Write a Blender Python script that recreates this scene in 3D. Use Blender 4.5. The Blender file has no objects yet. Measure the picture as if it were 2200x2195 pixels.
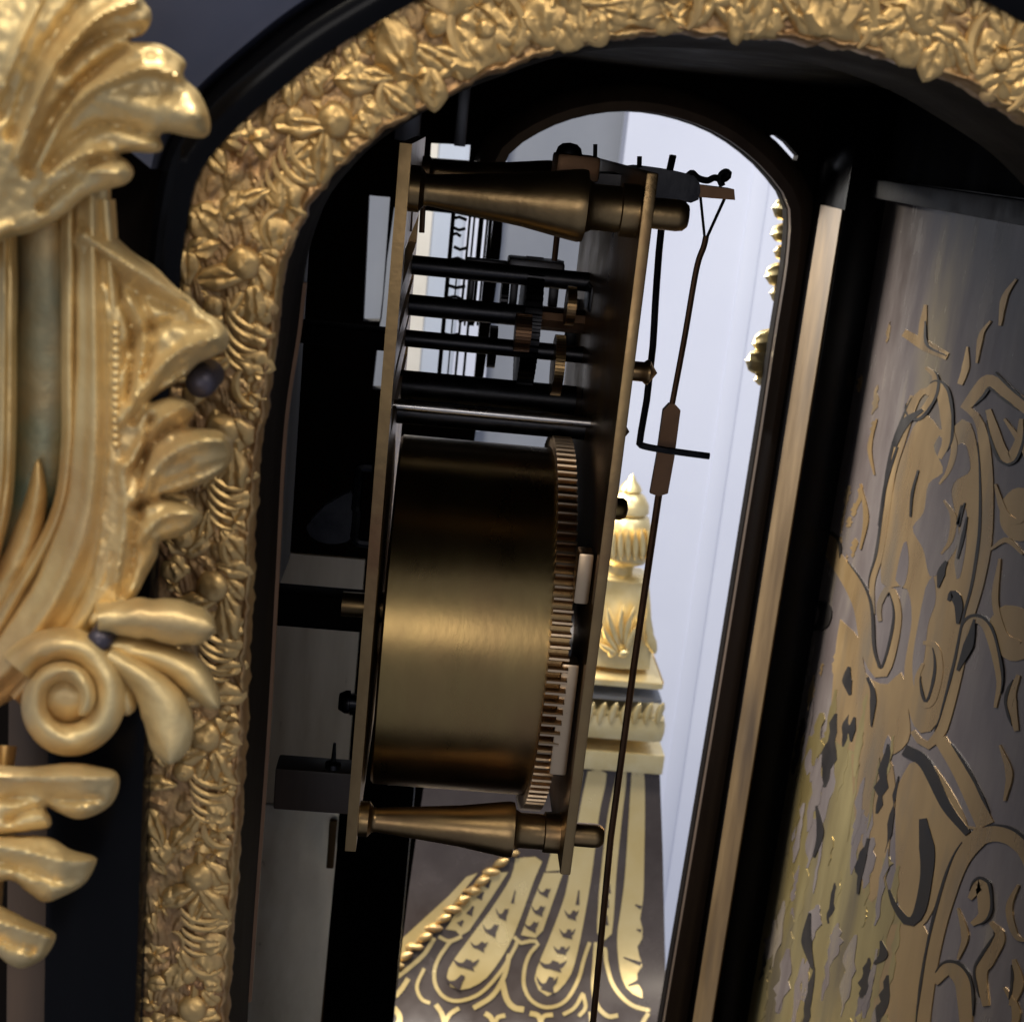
import bpy, bmesh, math, random
import numpy as np
from mathutils import Vector, Matrix
from mathutils.geometry import tessellate_polygon, delaunay_2d_cdt

random.seed(7); rng = np.random.RandomState(7)
scene = bpy.context.scene
col = scene.collection
S = 0.001                                   # all shapes are written in millimetres

# ------------------------------------------------------------------ camera
IW, IH, FP = 2200.0, 2195.0, 3000.0         # photograph size, focal length in its pixels
D_ = np.array([-1150.0, 10900.0, 3000.0]); D_ /= np.linalg.norm(D_)      # world down in camera axes
R_ = np.array([1.0, 0.0, 0.04]); R_ -= D_ * R_.dot(D_); R_ /= np.linalg.norm(R_)
F_ = np.cross(R_, D_)
CAM = np.array([0.0, 0.0, 1300.0])          # mm
cd = bpy.data.cameras.new('camera'); cam = bpy.data.objects.new('camera', cd); col.objects.link(cam)
ax = lambda c: Vector((float(np.dot(c, R_)), float(np.dot(c, F_)), float(-np.dot(c, D_))))
mx = Matrix.Identity(4)
for i, c in enumerate(([1, 0, 0], [0, -1, 0], [0, 0, -1])):
    a = ax(np.array(c, float))
    for r in range(3): mx[r][i] = a[r]
mx.translation = Vector(CAM * S)
cam.matrix_world = mx
cd.sensor_fit = 'HORIZONTAL'; cd.sensor_width = 36.0; cd.lens = 36.0 * FP / IW
cd.clip_start = 0.004; cd.clip_end = 50.0
cd.dof.use_dof = True; cd.dof.focus_distance = 0.225; cd.dof.aperture_fstop = 80.0
scene.camera = cam

# ------------------------------------------------------------------ world and lamps
wd = bpy.data.worlds.new('World'); scene.world = wd; wd.use_nodes = True
bg = wd.node_tree.nodes['Background']; bg.inputs[0].default_value = (0.42, 0.46, 0.58, 1); bg.inputs[1].default_value = 0.55
def area(name, loc, target, size, power, colr):
    l = bpy.data.lights.new(name, 'AREA'); l.shape = 'RECTANGLE'; l.size = size[0]; l.size_y = size[1]
    l.energy = power; l.color = colr
    o = bpy.data.objects.new(name, l); col.objects.link(o)
    o.location = Vector(loc) * S
    o.rotation_euler = (Vector(target) * S - Vector(loc) * S).to_track_quat('-Z', 'Y').to_euler()
    return o
Z0 = CAM[2]
area('ceiling_lamp', (-350, -500, Z0 + 900), (0, 150, Z0 - 40), (0.45, 0.45), 7.6, (1.0, 0.90, 0.72))
area('ceiling_lamp', (420, -350, Z0 + 650), (30, 200, Z0 - 40), (0.25, 0.25), 2.5, (1.0, 0.91, 0.76))
area('front_fill', (-70, -520, Z0 + 40), (40, 380, Z0 - 70), (0.24, 0.18), 0.55, (1.0, 0.94, 0.88))  # added unseen lamp behind the camera, lights the interior through the near opening
area('gallery_fill', (450, 560, Z0 + 650), (80, 1500, Z0 - 260), (0.5, 0.4), 3.2, (0.88, 0.92, 1.0))  # added unseen lamp that brightens the wall behind
area('gallery_fill', (-200, 350, Z0 + 800), (60, 780, Z0 - 240), (0.25, 0.25), 14.0, (1.0, 0.95, 0.84))  # added unseen lamp that brightens the brass of the far clock
area('gallery_fill', (-330, 900, Z0 + 250), (100, 330, Z0 - 120), (0.25, 0.35), 18.0, (1.0, 0.95, 0.87))  # added unseen lamp, shines through the far opening onto the marquetry panel
scene.view_settings.view_transform = 'Standard'; scene.view_settings.look = 'None'
scene.view_settings.exposure = 0.0; scene.view_settings.gamma = 1.0
try: scene.view_settings.use_curve_mapping = False
except Exception: pass
scene.render.engine = 'CYCLES'

# ------------------------------------------------------------------ picture -> place
def ray(u, v):
    c = np.array([(u - IW / 2) / FP, (v - IH / 2) / FP, 1.0])
    return np.array([c.dot(R_), c.dot(F_), -c.dot(D_)])
def PY(u, v, Y):                            # point on the plane y = Y
    d = ray(u, v); return CAM + d * (Y / d[1])
def PX(u, v, X):                            # point on the plane x = X
    d = ray(u, v); return CAM + d * ((X - CAM[0]) / d[0])

# ------------------------------------------------------------------ materials
def mat(name, c1, c2=None, metallic=0.0, rough=0.4, scale=300.0, stretch=(1, 1, 1), bump=0.0, bscale=None,
        c3=None, c3scale=90.0, c3lo=0.55, c3hi=0.7, rvar=0.1, spec=0.5, coat=0.0, detail=6.0):
    m = bpy.data.materials.new(name); m.use_nodes = True
    nt = m.node_tree; b = nt.nodes['Principled BSDF']; L = nt.links.new
    b.inputs['Metallic'].default_value = metallic; b.inputs['Roughness'].default_value = rough
    b.inputs['Specular IOR Level'].default_value = spec
    if coat: b.inputs['Coat Weight'].default_value = coat; b.inputs['Coat Roughness'].default_value = 0.08
    tc = nt.nodes.new('ShaderNodeTexCoord'); mp = nt.nodes.new('ShaderNodeMapping'); mp.inputs['Scale'].default_value = stretch
    L(tc.outputs['Object'], mp.inputs['Vector'])
    n = nt.nodes.new('ShaderNodeTexNoise'); n.inputs['Scale'].default_value = scale; n.inputs['Detail'].default_value = detail
    n.inputs['Roughness'].default_value = 0.6
    L(mp.outputs[0], n.inputs['Vector'])
    r = nt.nodes.new('ShaderNodeValToRGB'); r.color_ramp.elements[0].position = 0.32; r.color_ramp.elements[1].position = 0.68
    r.color_ramp.elements[0].color = (*c1, 1); r.color_ramp.elements[1].color = (*(c2 or c1), 1)
    L(n.outputs['Fac'], r.inputs['Fac']); out = r.outputs['Color']
    if c3:
        n3 = nt.nodes.new('ShaderNodeTexNoise'); n3.inputs['Scale'].default_value = c3scale; n3.inputs['Detail'].default_value = 4
        L(mp.outputs[0], n3.inputs['Vector'])
        rr = nt.nodes.new('ShaderNodeMapRange'); rr.inputs['From Min'].default_value = c3lo; rr.inputs['From Max'].default_value = c3hi
        L(n3.outputs['Fac'], rr.inputs['Value'])
        mxn = nt.nodes.new('ShaderNodeMix'); mxn.data_type = 'RGBA'
        L(rr.outputs[0], mxn.inputs['Factor']); L(out, mxn.inputs['A']); mxn.inputs['B'].default_value = (*c3, 1)
        out = mxn.outputs['Result']
    L(out, b.inputs['Base Color'])
    if rvar:
        rm = nt.nodes.new('ShaderNodeMapRange'); rm.inputs['From Min'].default_value = 0.3; rm.inputs['From Max'].default_value = 0.7
        rm.inputs['To Min'].default_value = max(0.03, rough - rvar); rm.inputs['To Max'].default_value = min(1, rough + rvar)
        L(n.outputs['Fac'], rm.inputs['Value']); L(rm.outputs[0], b.inputs['Roughness'])
    if bump:
        nb = nt.nodes.new('ShaderNodeTexNoise'); nb.inputs['Scale'].default_value = bscale or scale * 3; nb.inputs['Detail'].default_value = 5
        L(mp.outputs[0], nb.inputs['Vector'])
        bp = nt.nodes.new('ShaderNodeBump'); bp.inputs['Strength'].default_value = bump; bp.inputs['Distance'].default_value = 0.0005
        L(nb.outputs['Fac'], bp.inputs['Height']); L(bp.outputs[0], b.inputs['Normal'])
    return m
M = {}
M['gilt'] = mat('gilt_bronze', (0.43, 0.275, 0.105), (0.60, 0.42, 0.18), 0.7, 0.43, 170, bump=0.6, bscale=380, c3=(0.20, 0.10, 0.055), c3scale=150, c3lo=0.5, c3hi=0.75, rvar=0.1)
M['pale_gilt'] = mat('pale_gilt_bronze', (0.60, 0.42, 0.175), (0.76, 0.60, 0.31), 0.55, 0.46, 110, bump=0.45, bscale=420, c3=(0.36, 0.19, 0.085), c3scale=42, c3lo=0.44, c3hi=0.70, rvar=0.12)
M['ground'] = mat('matted_bronze_ground', (0.24, 0.13, 0.06), (0.40, 0.26, 0.115), 0.7, 0.46, 200, bump=0.6, bscale=500, c3=(0.46, 0.32, 0.14), c3scale=160, c3lo=0.5, c3hi=0.75, rvar=0.12)
M['verdigris'] = mat('verdigris_bronze', (0.42, 0.28, 0.12), (0.24, 0.25, 0.17), 0.7, 0.5, 90, bump=0.5, bscale=300, c3=(0.16, 0.22, 0.17), c3scale=60, c3lo=0.45, c3hi=0.6)
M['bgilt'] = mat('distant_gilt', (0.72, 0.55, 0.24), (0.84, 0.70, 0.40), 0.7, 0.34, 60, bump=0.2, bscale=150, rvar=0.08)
M['ebony'] = mat('ebonised_wood', (0.002, 0.002, 0.0025), (0.004, 0.004, 0.005), 0.0, 0.22, 60, stretch=(1, 1, .2), bump=0.08, rvar=0.08, spec=0.10)
M['inner'] = mat('dark_case_wood', (0.004, 0.003, 0.003), (0.009, 0.007, 0.006), 0.0, 0.7, 80, stretch=(1, 1, .2), bump=0.2, spec=0.04)
M['inner2'] = mat('grey_brown_wood', (0.05, 0.043, 0.038), (0.085, 0.072, 0.062), 0.0, 0.5, 120, bump=0.2)
M['brownwood'] = mat('brown_case_wood', (0.045, 0.030, 0.020), (0.085, 0.055, 0.036), 0.0, 0.45, 90, stretch=(1, 1, .12), bump=0.2, spec=0.4)
M['tan'] = mat('tan_brass_strip', (0.115, 0.070, 0.028), (0.18, 0.115, 0.048), 0.35, 0.5, 60, stretch=(1, 1, .3), bump=0.3, rvar=0.1, c3=(0.045, 0.028, 0.015), c3scale=45, c3lo=.5, c3hi=.75)
M['dbrass'] = mat('tarnished_brass', (0.26, 0.17, 0.08), (0.36, 0.245, 0.115), 1.0, 0.36, 70, bump=0.12, bscale=500, c3=(0.20, 0.10, 0.055), c3scale=60, c3lo=0.5, c3hi=0.8)
M['barrel'] = mat('barrel_brass', (0.31, 0.205, 0.08), (0.38, 0.265, 0.105), 1.0, 0.30, 60, stretch=(1.6, .7, .7), bump=0.05, bscale=500, c3=(0.27, 0.15, 0.07), c3scale=28, c3lo=0.42, c3hi=0.75, rvar=0.05)
M['tooth'] = mat('tooth_brass', (0.50, 0.36, 0.22), (0.62, 0.46, 0.30), 1.0, 0.33, 100, bump=0.05)
M['steel'] = mat('blued_steel', (0.025, 0.025, 0.028), (0.05, 0.05, 0.055), 1.0, 0.38, 150, bump=0.1)
M['bright_steel'] = mat('bright_steel', (0.50, 0.48, 0.46), (0.62, 0.60, 0.58), 1.0, 0.3, 150, bump=0.05)
M['copper'] = mat('brown_brass', (0.15, 0.085, 0.05), (0.21, 0.12, 0.07), 1.0, 0.45, 120, bump=0.1)
M['silver'] = mat('brushed_grey_metal', (0.66, 0.61, 0.50), (0.84, 0.80, 0.70), 0.35, 0.36, 130, stretch=(1, 1, .06), bump=0.15, bscale=200)
M['silver_leaf'] = mat('silver_leaf', (0.72, 0.68, 0.58), (0.86, 0.83, 0.74), 0.1, 0.28, 130)
M['cream_tint'] = mat('cream_reflection_tint', (0.74, 0.69, 0.60), (0.82, 0.77, 0.69), 0.0, 0.8, 40, bump=0.05)
M['pale'] = mat('pale_glass_edge', (0.70, 0.72, 0.76), (0.82, 0.84, 0.88), 0.0, 0.3, 60)
M['bluegrey'] = mat('blue_grey_metal', (0.18, 0.20, 0.25), (0.30, 0.32, 0.38), 0.6, 0.35, 100, stretch=(1, 1, .1))
M['shell'] = mat('grey_brown_shell', (0.15, 0.12, 0.115), (0.23, 0.195, 0.18), 0.15, 0.22, 90, stretch=(1, 1, .35), bump=0.35, bscale=90, c3=(0.30, 0.24, 0.15), c3scale=45, c3lo=0.55, c3hi=0.75, rvar=0.1)
M['inlay'] = mat('inlay_brass', (0.47, 0.30, 0.13), (0.57, 0.39, 0.19), 0.65, 0.32, 70, stretch=(1, 1, .35), bump=0.35, bscale=90, c3=(0.36, 0.27, 0.17), c3scale=60, c3lo=0.5, c3hi=0.7)
M['inlay_glow'] = mat('glow_tinted_inlay_brass', (0.44, 0.33, 0.13), (0.58, 0.47, 0.22), 0.75, 0.34, 70, stretch=(1, 1, .2), bump=0.2, bscale=240, c3=(0.30, 0.24, 0.15), c3scale=60, c3lo=0.5, c3hi=0.7)  # inlay brass with a reflected yellow glow put into its colour
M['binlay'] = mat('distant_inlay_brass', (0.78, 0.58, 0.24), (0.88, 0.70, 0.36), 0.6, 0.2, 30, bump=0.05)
M['bshell'] = mat('distant_dark_shell', (0.050, 0.038, 0.034), (0.085, 0.068, 0.062), 0.1, 0.22, 30)
M['engrave'] = mat('dark_engraving', (0.014, 0.011, 0.009), (0.03, 0.024, 0.02), 0.2, 0.4, 90)
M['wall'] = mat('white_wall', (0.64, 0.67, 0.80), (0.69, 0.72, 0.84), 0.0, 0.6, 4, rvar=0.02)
M['blue_tint'] = mat('blue_reflection_tint', (0.50, 0.55, 0.65), (0.56, 0.61, 0.70), 0.0, 0.6, 5, rvar=0.02)
M['dustsheen'] = mat('dusty_sheen_ebony', (0.062, 0.068, 0.105), (0.085, 0.092, 0.135), 0.0, 0.34, 60, bump=0.1)  # ebony; dust and bluish satin sheen put into its base colour
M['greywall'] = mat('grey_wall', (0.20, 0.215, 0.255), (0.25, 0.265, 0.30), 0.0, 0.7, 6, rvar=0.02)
M['screw'] = mat('dark_stud_metal', (0.05, 0.045, 0.06), (0.09, 0.08, 0.10), 0.7, 0.45, 200)

# ------------------------------------------------------------------ object helpers
ORG = {}
def thing(name, label, cat, base):
    o = bpy.data.objects.new(name, None); col.objects.link(o); o.empty_display_size = 0.01
    o.location = Vector(base) * S; o['label'] = label; o['category'] = cat
    ORG[o] = np.array(base, float); return o
def mesh(name, V, Fc, m, smooth=True):
    me = bpy.data.meshes.new(name)
    me.from_pydata([tuple(p) for p in V], [], [tuple(f) for f in Fc])
    me.materials.append(M[m] if isinstance(m, str) else m)
    if smooth:
        for p in me.polygons: p.use_smooth = True
        try: me.set_sharp_from_angle(angle=math.radians(42))
        except Exception: pass
    me.update(); return me
def part(name, geo, m, parent, smooth=True, kind=None, label=None, recalc=True):
    V, Fc = geo
    V = np.asarray(V, float)
    root = ORG[parent] if parent in ORG else np.zeros(3)
    me = mesh(name, (V - root) * S, Fc, m, smooth)
    if recalc:
        bm = bmesh.new(); bm.from_mesh(me); bmesh.ops.recalc_face_normals(bm, faces=bm.faces); bm.to_mesh(me); bm.free()
    o = bpy.data.objects.new(name, me); col.objects.link(o)
    if parent: o.parent = parent; ORG[o] = root
    if kind: o['kind'] = kind
    if label: o['label'] = label
    return o
def inst(name, me, parent, mw):             # shared mesh placed by a matrix in mm world
    o = bpy.data.objects.new(name, me); col.objects.link(o); o.parent = parent
    t = mw.copy(); t.translation = (t.translation - Vector(ORG[parent])) * S
    o.matrix_local = t; ORG[o] = ORG[parent]; return o
def join(*gs):
    V, Fc = [], []
    for v, f in gs:
        n = len(V); V += [tuple(p) for p in v]; Fc += [tuple(i + n for i in q) for q in f]
    return V, Fc
def box(x0, x1, y0, y1, z0, z1, bev=0.0):
    bm = bmesh.new(); bmesh.ops.create_cube(bm, size=1.0)
    for v in bm.verts:
        v.co = Vector(((x0 + x1) / 2 + v.co.x * (x1 - x0), (y0 + y1) / 2 + v.co.y * (y1 - y0), (z0 + z1) / 2 + v.co.z * (z1 - z0)))
    if bev: bmesh.ops.bevel(bm, geom=list(bm.edges), offset=bev, segments=2, affect='EDGES', profile=0.6)
    bm.verts.index_update()
    V = [tuple(v.co) for v in bm.verts]; Fc = [[v.index for v in f.verts] for f in bm.faces]; bm.free(); return V, Fc
def frame_of(t):
    t = t / np.linalg.norm(t); a = np.array([0, 0, 1.0]) if abs(t[2]) < 0.9 else np.array([1.0, 0, 0])
    x = np.cross(t, a); x /= np.linalg.norm(x); return x, np.cross(t, x)
def tube(P, rad, n=10, flat=1.0, flatdir=None):
    P = [np.asarray(p, float) for p in P]; k = len(P)
    if np.isscalar(rad): rad = [rad] * k
    V, Fc = [], []
    x0 = None
    for i in range(k):
        t = P[min(i + 1, k - 1)] - P[max(i - 1, 0)]; t = t / np.linalg.norm(t)
        if flatdir is not None:
            x = np.asarray(flatdir, float) - t * np.dot(flatdir, t); x /= np.linalg.norm(x); y = np.cross(t, x)
        elif x0 is None: x, y = frame_of(t)
        else:
            x = x0 - t * x0.dot(t); x /= np.linalg.norm(x); y = np.cross(t, x)
        x0 = x
        for j in range(n):
            a = 2 * math.pi * j / n; V.append(P[i] + rad[i] * (math.cos(a) * x + flat * math.sin(a) * y))
    for i in range(k - 1):
        for j in range(n):
            Fc.append((i * n + j, i * n + (j + 1) % n, (i + 1) * n + (j + 1) % n, (i + 1) * n + j))
    Fc.append(tuple(range(n - 1, -1, -1))); Fc.append(tuple(range((k - 1) * n, k * n)))
    return V, Fc
def lathe(o, d, prof, n=40):                # profile (distance along d, radius)
    o = np.asarray(o, float); d = np.asarray(d, float); d /= np.linalg.norm(d); x, y = frame_of(d)
    V, Fc = [], []; k = len(prof)
    for a, r in prof:
        for j in range(n):
            q = 2 * math.pi * j / n; V.append(o + d * a + max(r, 1e-3) * (math.cos(q) * x + math.sin(q) * y))
    for i in range(k - 1):
        for j in range(n): Fc.append((i * n + j, i * n + (j + 1) % n, (i + 1) * n + (j + 1) % n, (i + 1) * n + j))
    Fc.append(tuple(range(n - 1, -1, -1))); Fc.append(tuple(range((k - 1) * n, k * n)))
    return V, Fc
def smooth_path(P, n):                      # Catmull-Rom resampled evenly
    P = np.asarray(P, float)
    if len(P) < 3:
        t = np.linspace(0, 1, n)[:, None]; return P[0] * (1 - t) + P[-1] * t
    Q = np.vstack([2 * P[0] - P[1], P, 2 * P[-1] - P[-2]]); out = []
    for i in range(1, len(Q) - 2):
        for s in np.linspace(0, 1, 24, endpoint=False):
            p0, p1, p2, p3 = Q[i - 1], Q[i], Q[i + 1], Q[i + 2]
            out.append(0.5 * (2 * p1 + (p2 - p0) * s + (2 * p0 - 5 * p1 + 4 * p2 - p3) * s * s + (3 * p1 - p0 - 3 * p2 + p3) * s ** 3))
    out.append(Q[-2]); out = np.array(out)
    L = np.r_[0, np.cumsum(np.linalg.norm(np.diff(out[:, :2], axis=0), axis=1))]
    s = np.linspace(0, L[-1], n)
    return np.stack([np.interp(s, L, out[:, c]) for c in range(out.shape[1])], 1)
def prism(poly, holes, fn, d0, d1):         # polygon with holes extruded between two depths; fn(a, b, depth) -> point
    loops = [list(poly)] + [list(h) for h in holes]
    flat = [p for l in loops for p in l]; N = len(flat)
    tris = tessellate_polygon([[Vector((p[0], p[1], 0)) for p in l] for l in loops])
    V = [fn(p[0], p[1], d0) for p in flat] + [fn(p[0], p[1], d1) for p in flat]
    Fc = [tuple(t) for t in tris] + [tuple(i + N for i in reversed(t)) for t in tris]
    b = 0
    for l in loops:
        k = len(l)
        for i in range(k): Fc.append((b + i, b + (i + 1) % k, b + (i + 1) % k + N, b + i + N))
        b += k
    return V, Fc
def ribbon_poly(P, w, n=26):                # outline of a ribbon in picture coordinates
    P = smooth_path(P, n); t = np.gradient(P, axis=0); t /= np.linalg.norm(t, axis=1)[:, None]
    nn = np.stack([-t[:, 1], t[:, 0]], 1)
    w = np.interp(np.linspace(0, 1, n), np.linspace(0, 1, len(w)), w) if not np.isscalar(w) else np.full(n, w)
    return np.vstack([P + nn * w[:, None] / 2, (P - nn * w[:, None] / 2)[::-1]])
def strip(P, w, fn, d0, d1, n=26):          # ribbon as a closed band of quads (no tessellation trouble where it curls)
    a = ribbon_poly(P, w, n); k = len(a) // 2; L, Rr = a[:k], a[k:][::-1]
    V = [fn(*p, d0) for p in L] + [fn(*p, d0) for p in Rr] + [fn(*p, d1) for p in L] + [fn(*p, d1) for p in Rr]
    Fc = []
    for i in range(k - 1):
        Fc += [(i, i + 1, k + i + 1, k + i), (2 * k + i, 3 * k + i, 3 * k + i + 1, 2 * k + i + 1),
               (i, 2 * k + i, 2 * k + i + 1, i + 1), (k + i, k + i + 1, 3 * k + i + 1, 3 * k + i)]
    Fc += [(0, k, 3 * k, 2 * k), (k - 1, 3 * k - 1, 4 * k - 1, 2 * k - 1)]
    return V, Fc
def vnoise(x, y, seed=0):
    r = np.random.RandomState(seed).rand(64, 64); xi = np.floor(x).astype(int); yi = np.floor(y).astype(int)
    fx = x - xi; fy = y - yi; fx = fx * fx * (3 - 2 * fx); fy = fy * fy * (3 - 2 * fy)
    g = lambda a, b: r[a % 64, b % 64]
    return (g(xi, yi) * (1 - fx) + g(xi + 1, yi) * fx) * (1 - fy) + (g(xi, yi + 1) * (1 - fx) + g(xi + 1, yi + 1) * fx) * fy
def lobe(P, w, Y, bulge, thick=2.0, ridges=(), tip=0.2, root=0.0, n=30, m=18, edge=0.0, wob=0.10, power=0.75, seed=None, curl=0.0):
    """cast leaf or reed: centre line P [(u, v, extra depth)], widths in picture pixels at depth Y, raised towards the viewer"""
    P = [(p[0], p[1], p[2] if len(p) > 2 else 0.0) for p in P]
    C = smooth_path(P, n); t = np.gradient(C[:, :2], axis=0); t /= np.linalg.norm(t, axis=1)[:, None]
    nn = np.stack([-t[:, 1], t[:, 0]], 1); s = np.linspace(0, 1, n)
    W = np.interp(s, np.linspace(0, 1, len(w)), w) / 2.0
    end = np.ones(n)
    if tip: q = np.clip((s - (1 - tip)) / tip, 0, 1); end *= np.sqrt(np.clip(1 - q ** 2, 0.0004, 1))
    if root: q = np.clip((root - s) / root, 0, 1); end *= np.sqrt(np.clip(1 - q ** 2, 0.0004, 1))
    sd = seed if seed is not None else int(abs(P[0][0] * 7 + P[0][1] * 13 + P[-1][0])) % 997
    V, Fc = [], []
    tt = np.linspace(-1, 1, m)
    wb = 1 + wob * 2 * (vnoise(s * 9 + sd, s * 0 + 3.3, sd) - 0.5)
    for i in range(n):
        for j in range(m):
            h = bulge * (max(0.0, 1 - tt[j] ** 2)) ** power * (0.45 + 0.55 * end[i])
            for k, amp in ridges: h += amp * math.cos(k * math.pi * tt[j]) * (1 - tt[j] ** 2) * end[i]
            h += edge * max(0, abs(tt[j]) - 0.6) * 2.5
            h += curl * s[i] ** 3
            h += 0.12 * bulge * (vnoise(np.array(C[i, 0] * 0.03 + tt[j] * 2.0), np.array(C[i, 1] * 0.03), sd) - 0.5)
            p = C[i, :2] + nn[i] * W[i] * wb[i] * end[i] * tt[j]
            V.append(PY(p[0], p[1], Y + C[i, 2] - h))
    for i in range(n):
        for j in range(m):
            p = C[i, :2] + nn[i] * W[i] * wb[i] * end[i] * tt[j] * 0.96
            V.append(PY(p[0], p[1], Y + C[i, 2] + thick - curl * s[i] ** 3 * 0.6))
    N = n * m
    for i in range(n - 1):
        for j in range(m - 1):
            a = i * m + j
            Fc.append((a, a + 1, a + m + 1, a + m)); Fc.append((N + a, N + a + m, N + a + m + 1, N + a + 1))
        a = i * m; Fc.append((a, a + m, N + a + m, N + a)); a = i * m + m - 1; Fc.append((a, N + a, N + a + m, a + m))
    for j in range(m - 1):
        Fc.append((j, N + j, N + j + 1, j + 1)); a = (n - 1) * m + j; Fc.append((a, a + 1, N + a + 1, N + a))
    return V, Fc

def seg_dist(U, Vv, P):                     # distance to a polyline, in picture pixels
    d = np.full(U.shape, 1e9)
    for (x0, y0), (x1, y1) in zip(P[:-1], P[1:]):
        L2 = (x1 - x0) ** 2 + (y1 - y0) ** 2 + 1e-9; t = np.clip(((U - x0) * (x1 - x0) + (Vv - y0) * (y1 - y0)) / L2, 0, 1)
        d = np.minimum(d, np.hypot(U - x0 - t * (x1 - x0), Vv - y0 - t * (y1 - y0)))
    return d
def relief(outline, Y, rim=(22, 2.2), ridges=(), domes=(), step=7.0, thick=5.0, rough=.25, seed=1):
    """cast relief: outline in picture pixels at depth Y, raised by a rounded rim, by ridges (line, width, mm) and by domes (u, v, radius, mm)"""
    O = smooth_path(list(outline) + [outline[0]], int(len(outline) * 7))[:-1]
    lo, hi = O.min(0), O.max(0); gx, gy = np.meshgrid(np.arange(lo[0], hi[0], step), np.arange(lo[1], hi[1], step)); gx[::2] += step / 2
    G = np.stack([gx.ravel(), gy.ravel()], 1)
    ins = np.zeros(len(G), bool)
    for (x0, y0), (x1, y1) in zip(O, np.roll(O, -1, 0)):
        c = ((y0 > G[:, 1]) != (y1 > G[:, 1])); ins ^= c & (G[:, 0] < (x1 - x0) * (G[:, 1] - y0) / (y1 - y0 + 1e-12) + x0)
    Oc = [tuple(p) for p in O] + [tuple(O[0])]
    G = G[ins]; G = G[seg_dist(G[:, 0], G[:, 1], Oc) > step * .55]
    A = np.vstack([O, G]); k = len(O)
    r = delaunay_2d_cdt([Vector(p) for p in A], [(i, (i + 1) % k) for i in range(k)], [], 1, 1e-5)
    A = np.array([tuple(v) for v in r[0]]); T = [tuple(f) for f in r[2]]
    U, Vv = A[:, 0], A[:, 1]; d = seg_dist(U, Vv, Oc)
    h = rim[1] * np.sqrt(np.clip(1 - (1 - np.minimum(d / rim[0], 1)) ** 2, 0, 1))
    e = np.minimum(d / 14.0, 1)
    for P, w, a in ridges:
        q = seg_dist(U, Vv, [tuple(p) for p in smooth_path(P, 30)]); h += a * np.exp(-(q / w) ** 2) * (.35 + .65 * e)
    for u0, v0, rr, a in domes: h += a * np.exp(-((U - u0) ** 2 + (Vv - v0) ** 2) / rr ** 2)
    h += rough * e * (vnoise(U * .045 + 50, Vv * .045 + 50, seed) - .5) + rough * .5 * e * (vnoise(U * .11 + 50, Vv * .11 + 50, seed + 1) - .5)
    n = len(A); V = [PY(a, b, Y - c) for a, b, c in zip(U, Vv, h)] + [PY(a, b, Y + thick) for a, b in zip(U, Vv)]
    cnt = {}
    for t in T:
        for a, b in zip(t, t[1:] + t[:1]): cnt[(a, b)] = 1
    Fc = T + [tuple(i + n for i in reversed(t)) for t in T] + [(b, a, a + n, b + n) for a, b in cnt if (b, a) not in cnt]
    return V, Fc

# ================================================================== the room behind
YW = 1500.0
def plane_quad(us, vs, Y): return [PY(u, v, Y) for u, v in ((us[0], vs[0]), (us[1], vs[0]), (us[1], vs[1]), (us[0], vs[1]))]
zlo, zhi = Z0 - 1290, Z0 + 1100
def struct(name, geo, m):
    o = part(name, geo, m, None); o['kind'] = 'structure'; return o
xg = PY(1335, 300, YW)[0]
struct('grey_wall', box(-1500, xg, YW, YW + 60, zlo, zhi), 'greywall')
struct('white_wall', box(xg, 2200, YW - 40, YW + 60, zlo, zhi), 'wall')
for nm, u0, u1, m_, dp in (('cream_reflection', 852, 915, 'cream_tint', 30), ('blue_reflection', 915, 985, 'blue_tint', 24), ('white_reflection', 985, 1060, 'wall', 34)):  # added strips behind the gap, their colours standing in for broken reflections
    struct(nm, box(PY(u0, 640, YW - dp)[0], PY(u1, 640, YW - dp)[0], YW - dp, YW - 1, PY(900, 900, YW)[2], PY(900, 200, YW)[2], 2.0), m_)
xm = PY(1560, 900, YW - 40)[0]
struct('wall_moulding', box(xm - 9, xm + 9, YW - 42, YW - 40, zlo, zhi, 0.9), 'wall')

# ================================================================== clock case
case = thing('clock_case', 'dark bracket clock case with gilt bronze arched side frame and scrolled corner mount', 'clock case', (0, 280, Z0 - 190))
YF, YN0, YN1 = 128.0, 131.0, 154.0          # gilt frame face, near side wall
YB0, YB1 = 430.0, 436.0                     # far side wall
inner_px = [(470, 2420), (484, 2195), (512, 1776), (531, 1400), (550, 1025), (583, 786), (600, 638), (621, 547), (660, 450), (729, 364), (797, 302),
            (888, 245), (991, 188), (1093, 148), (1207, 108), (1310, 85), (1423, 74), (1560, 77), (1708, 87), (1845, 108), (1970, 142),
            (2084, 188), (2200, 256), (2330, 345), (2440, 470), (2510, 640), (2540, 850), (2530, 1100), (2440, 2420)]
outer_px = [(292, 2420), (299, 2195), (310, 1776), (325, 1400), (342, 1025), (362, 786), (378, 620), (395, 480), (425, 360), (500, 268), (590, 188),
            (690, 110), (814, 33), (930, -30), (1060, -85), (1220, -125), (1400, -142), (1580, -142), (1750, -122), (1900, -85), (2050, -32),
            (2180, 30), (2330, 130), (2480, 270), (2610, 420), (2690, 600), (2725, 850), (2710, 1100), (2620, 2420)]
NS = 1100
ip = smooth_path(inner_px, NS); op = smooth_path(outer_px, NS)
ipw = np.array([PY(u, v, YF) for u, v in ip]); opw = np.array([PY(u, v, YF) for u, v in op])
slen = np.r_[0, np.cumsum(np.linalg.norm(np.diff((ipw + opw) / 2, axis=0), axis=1))]
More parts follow.
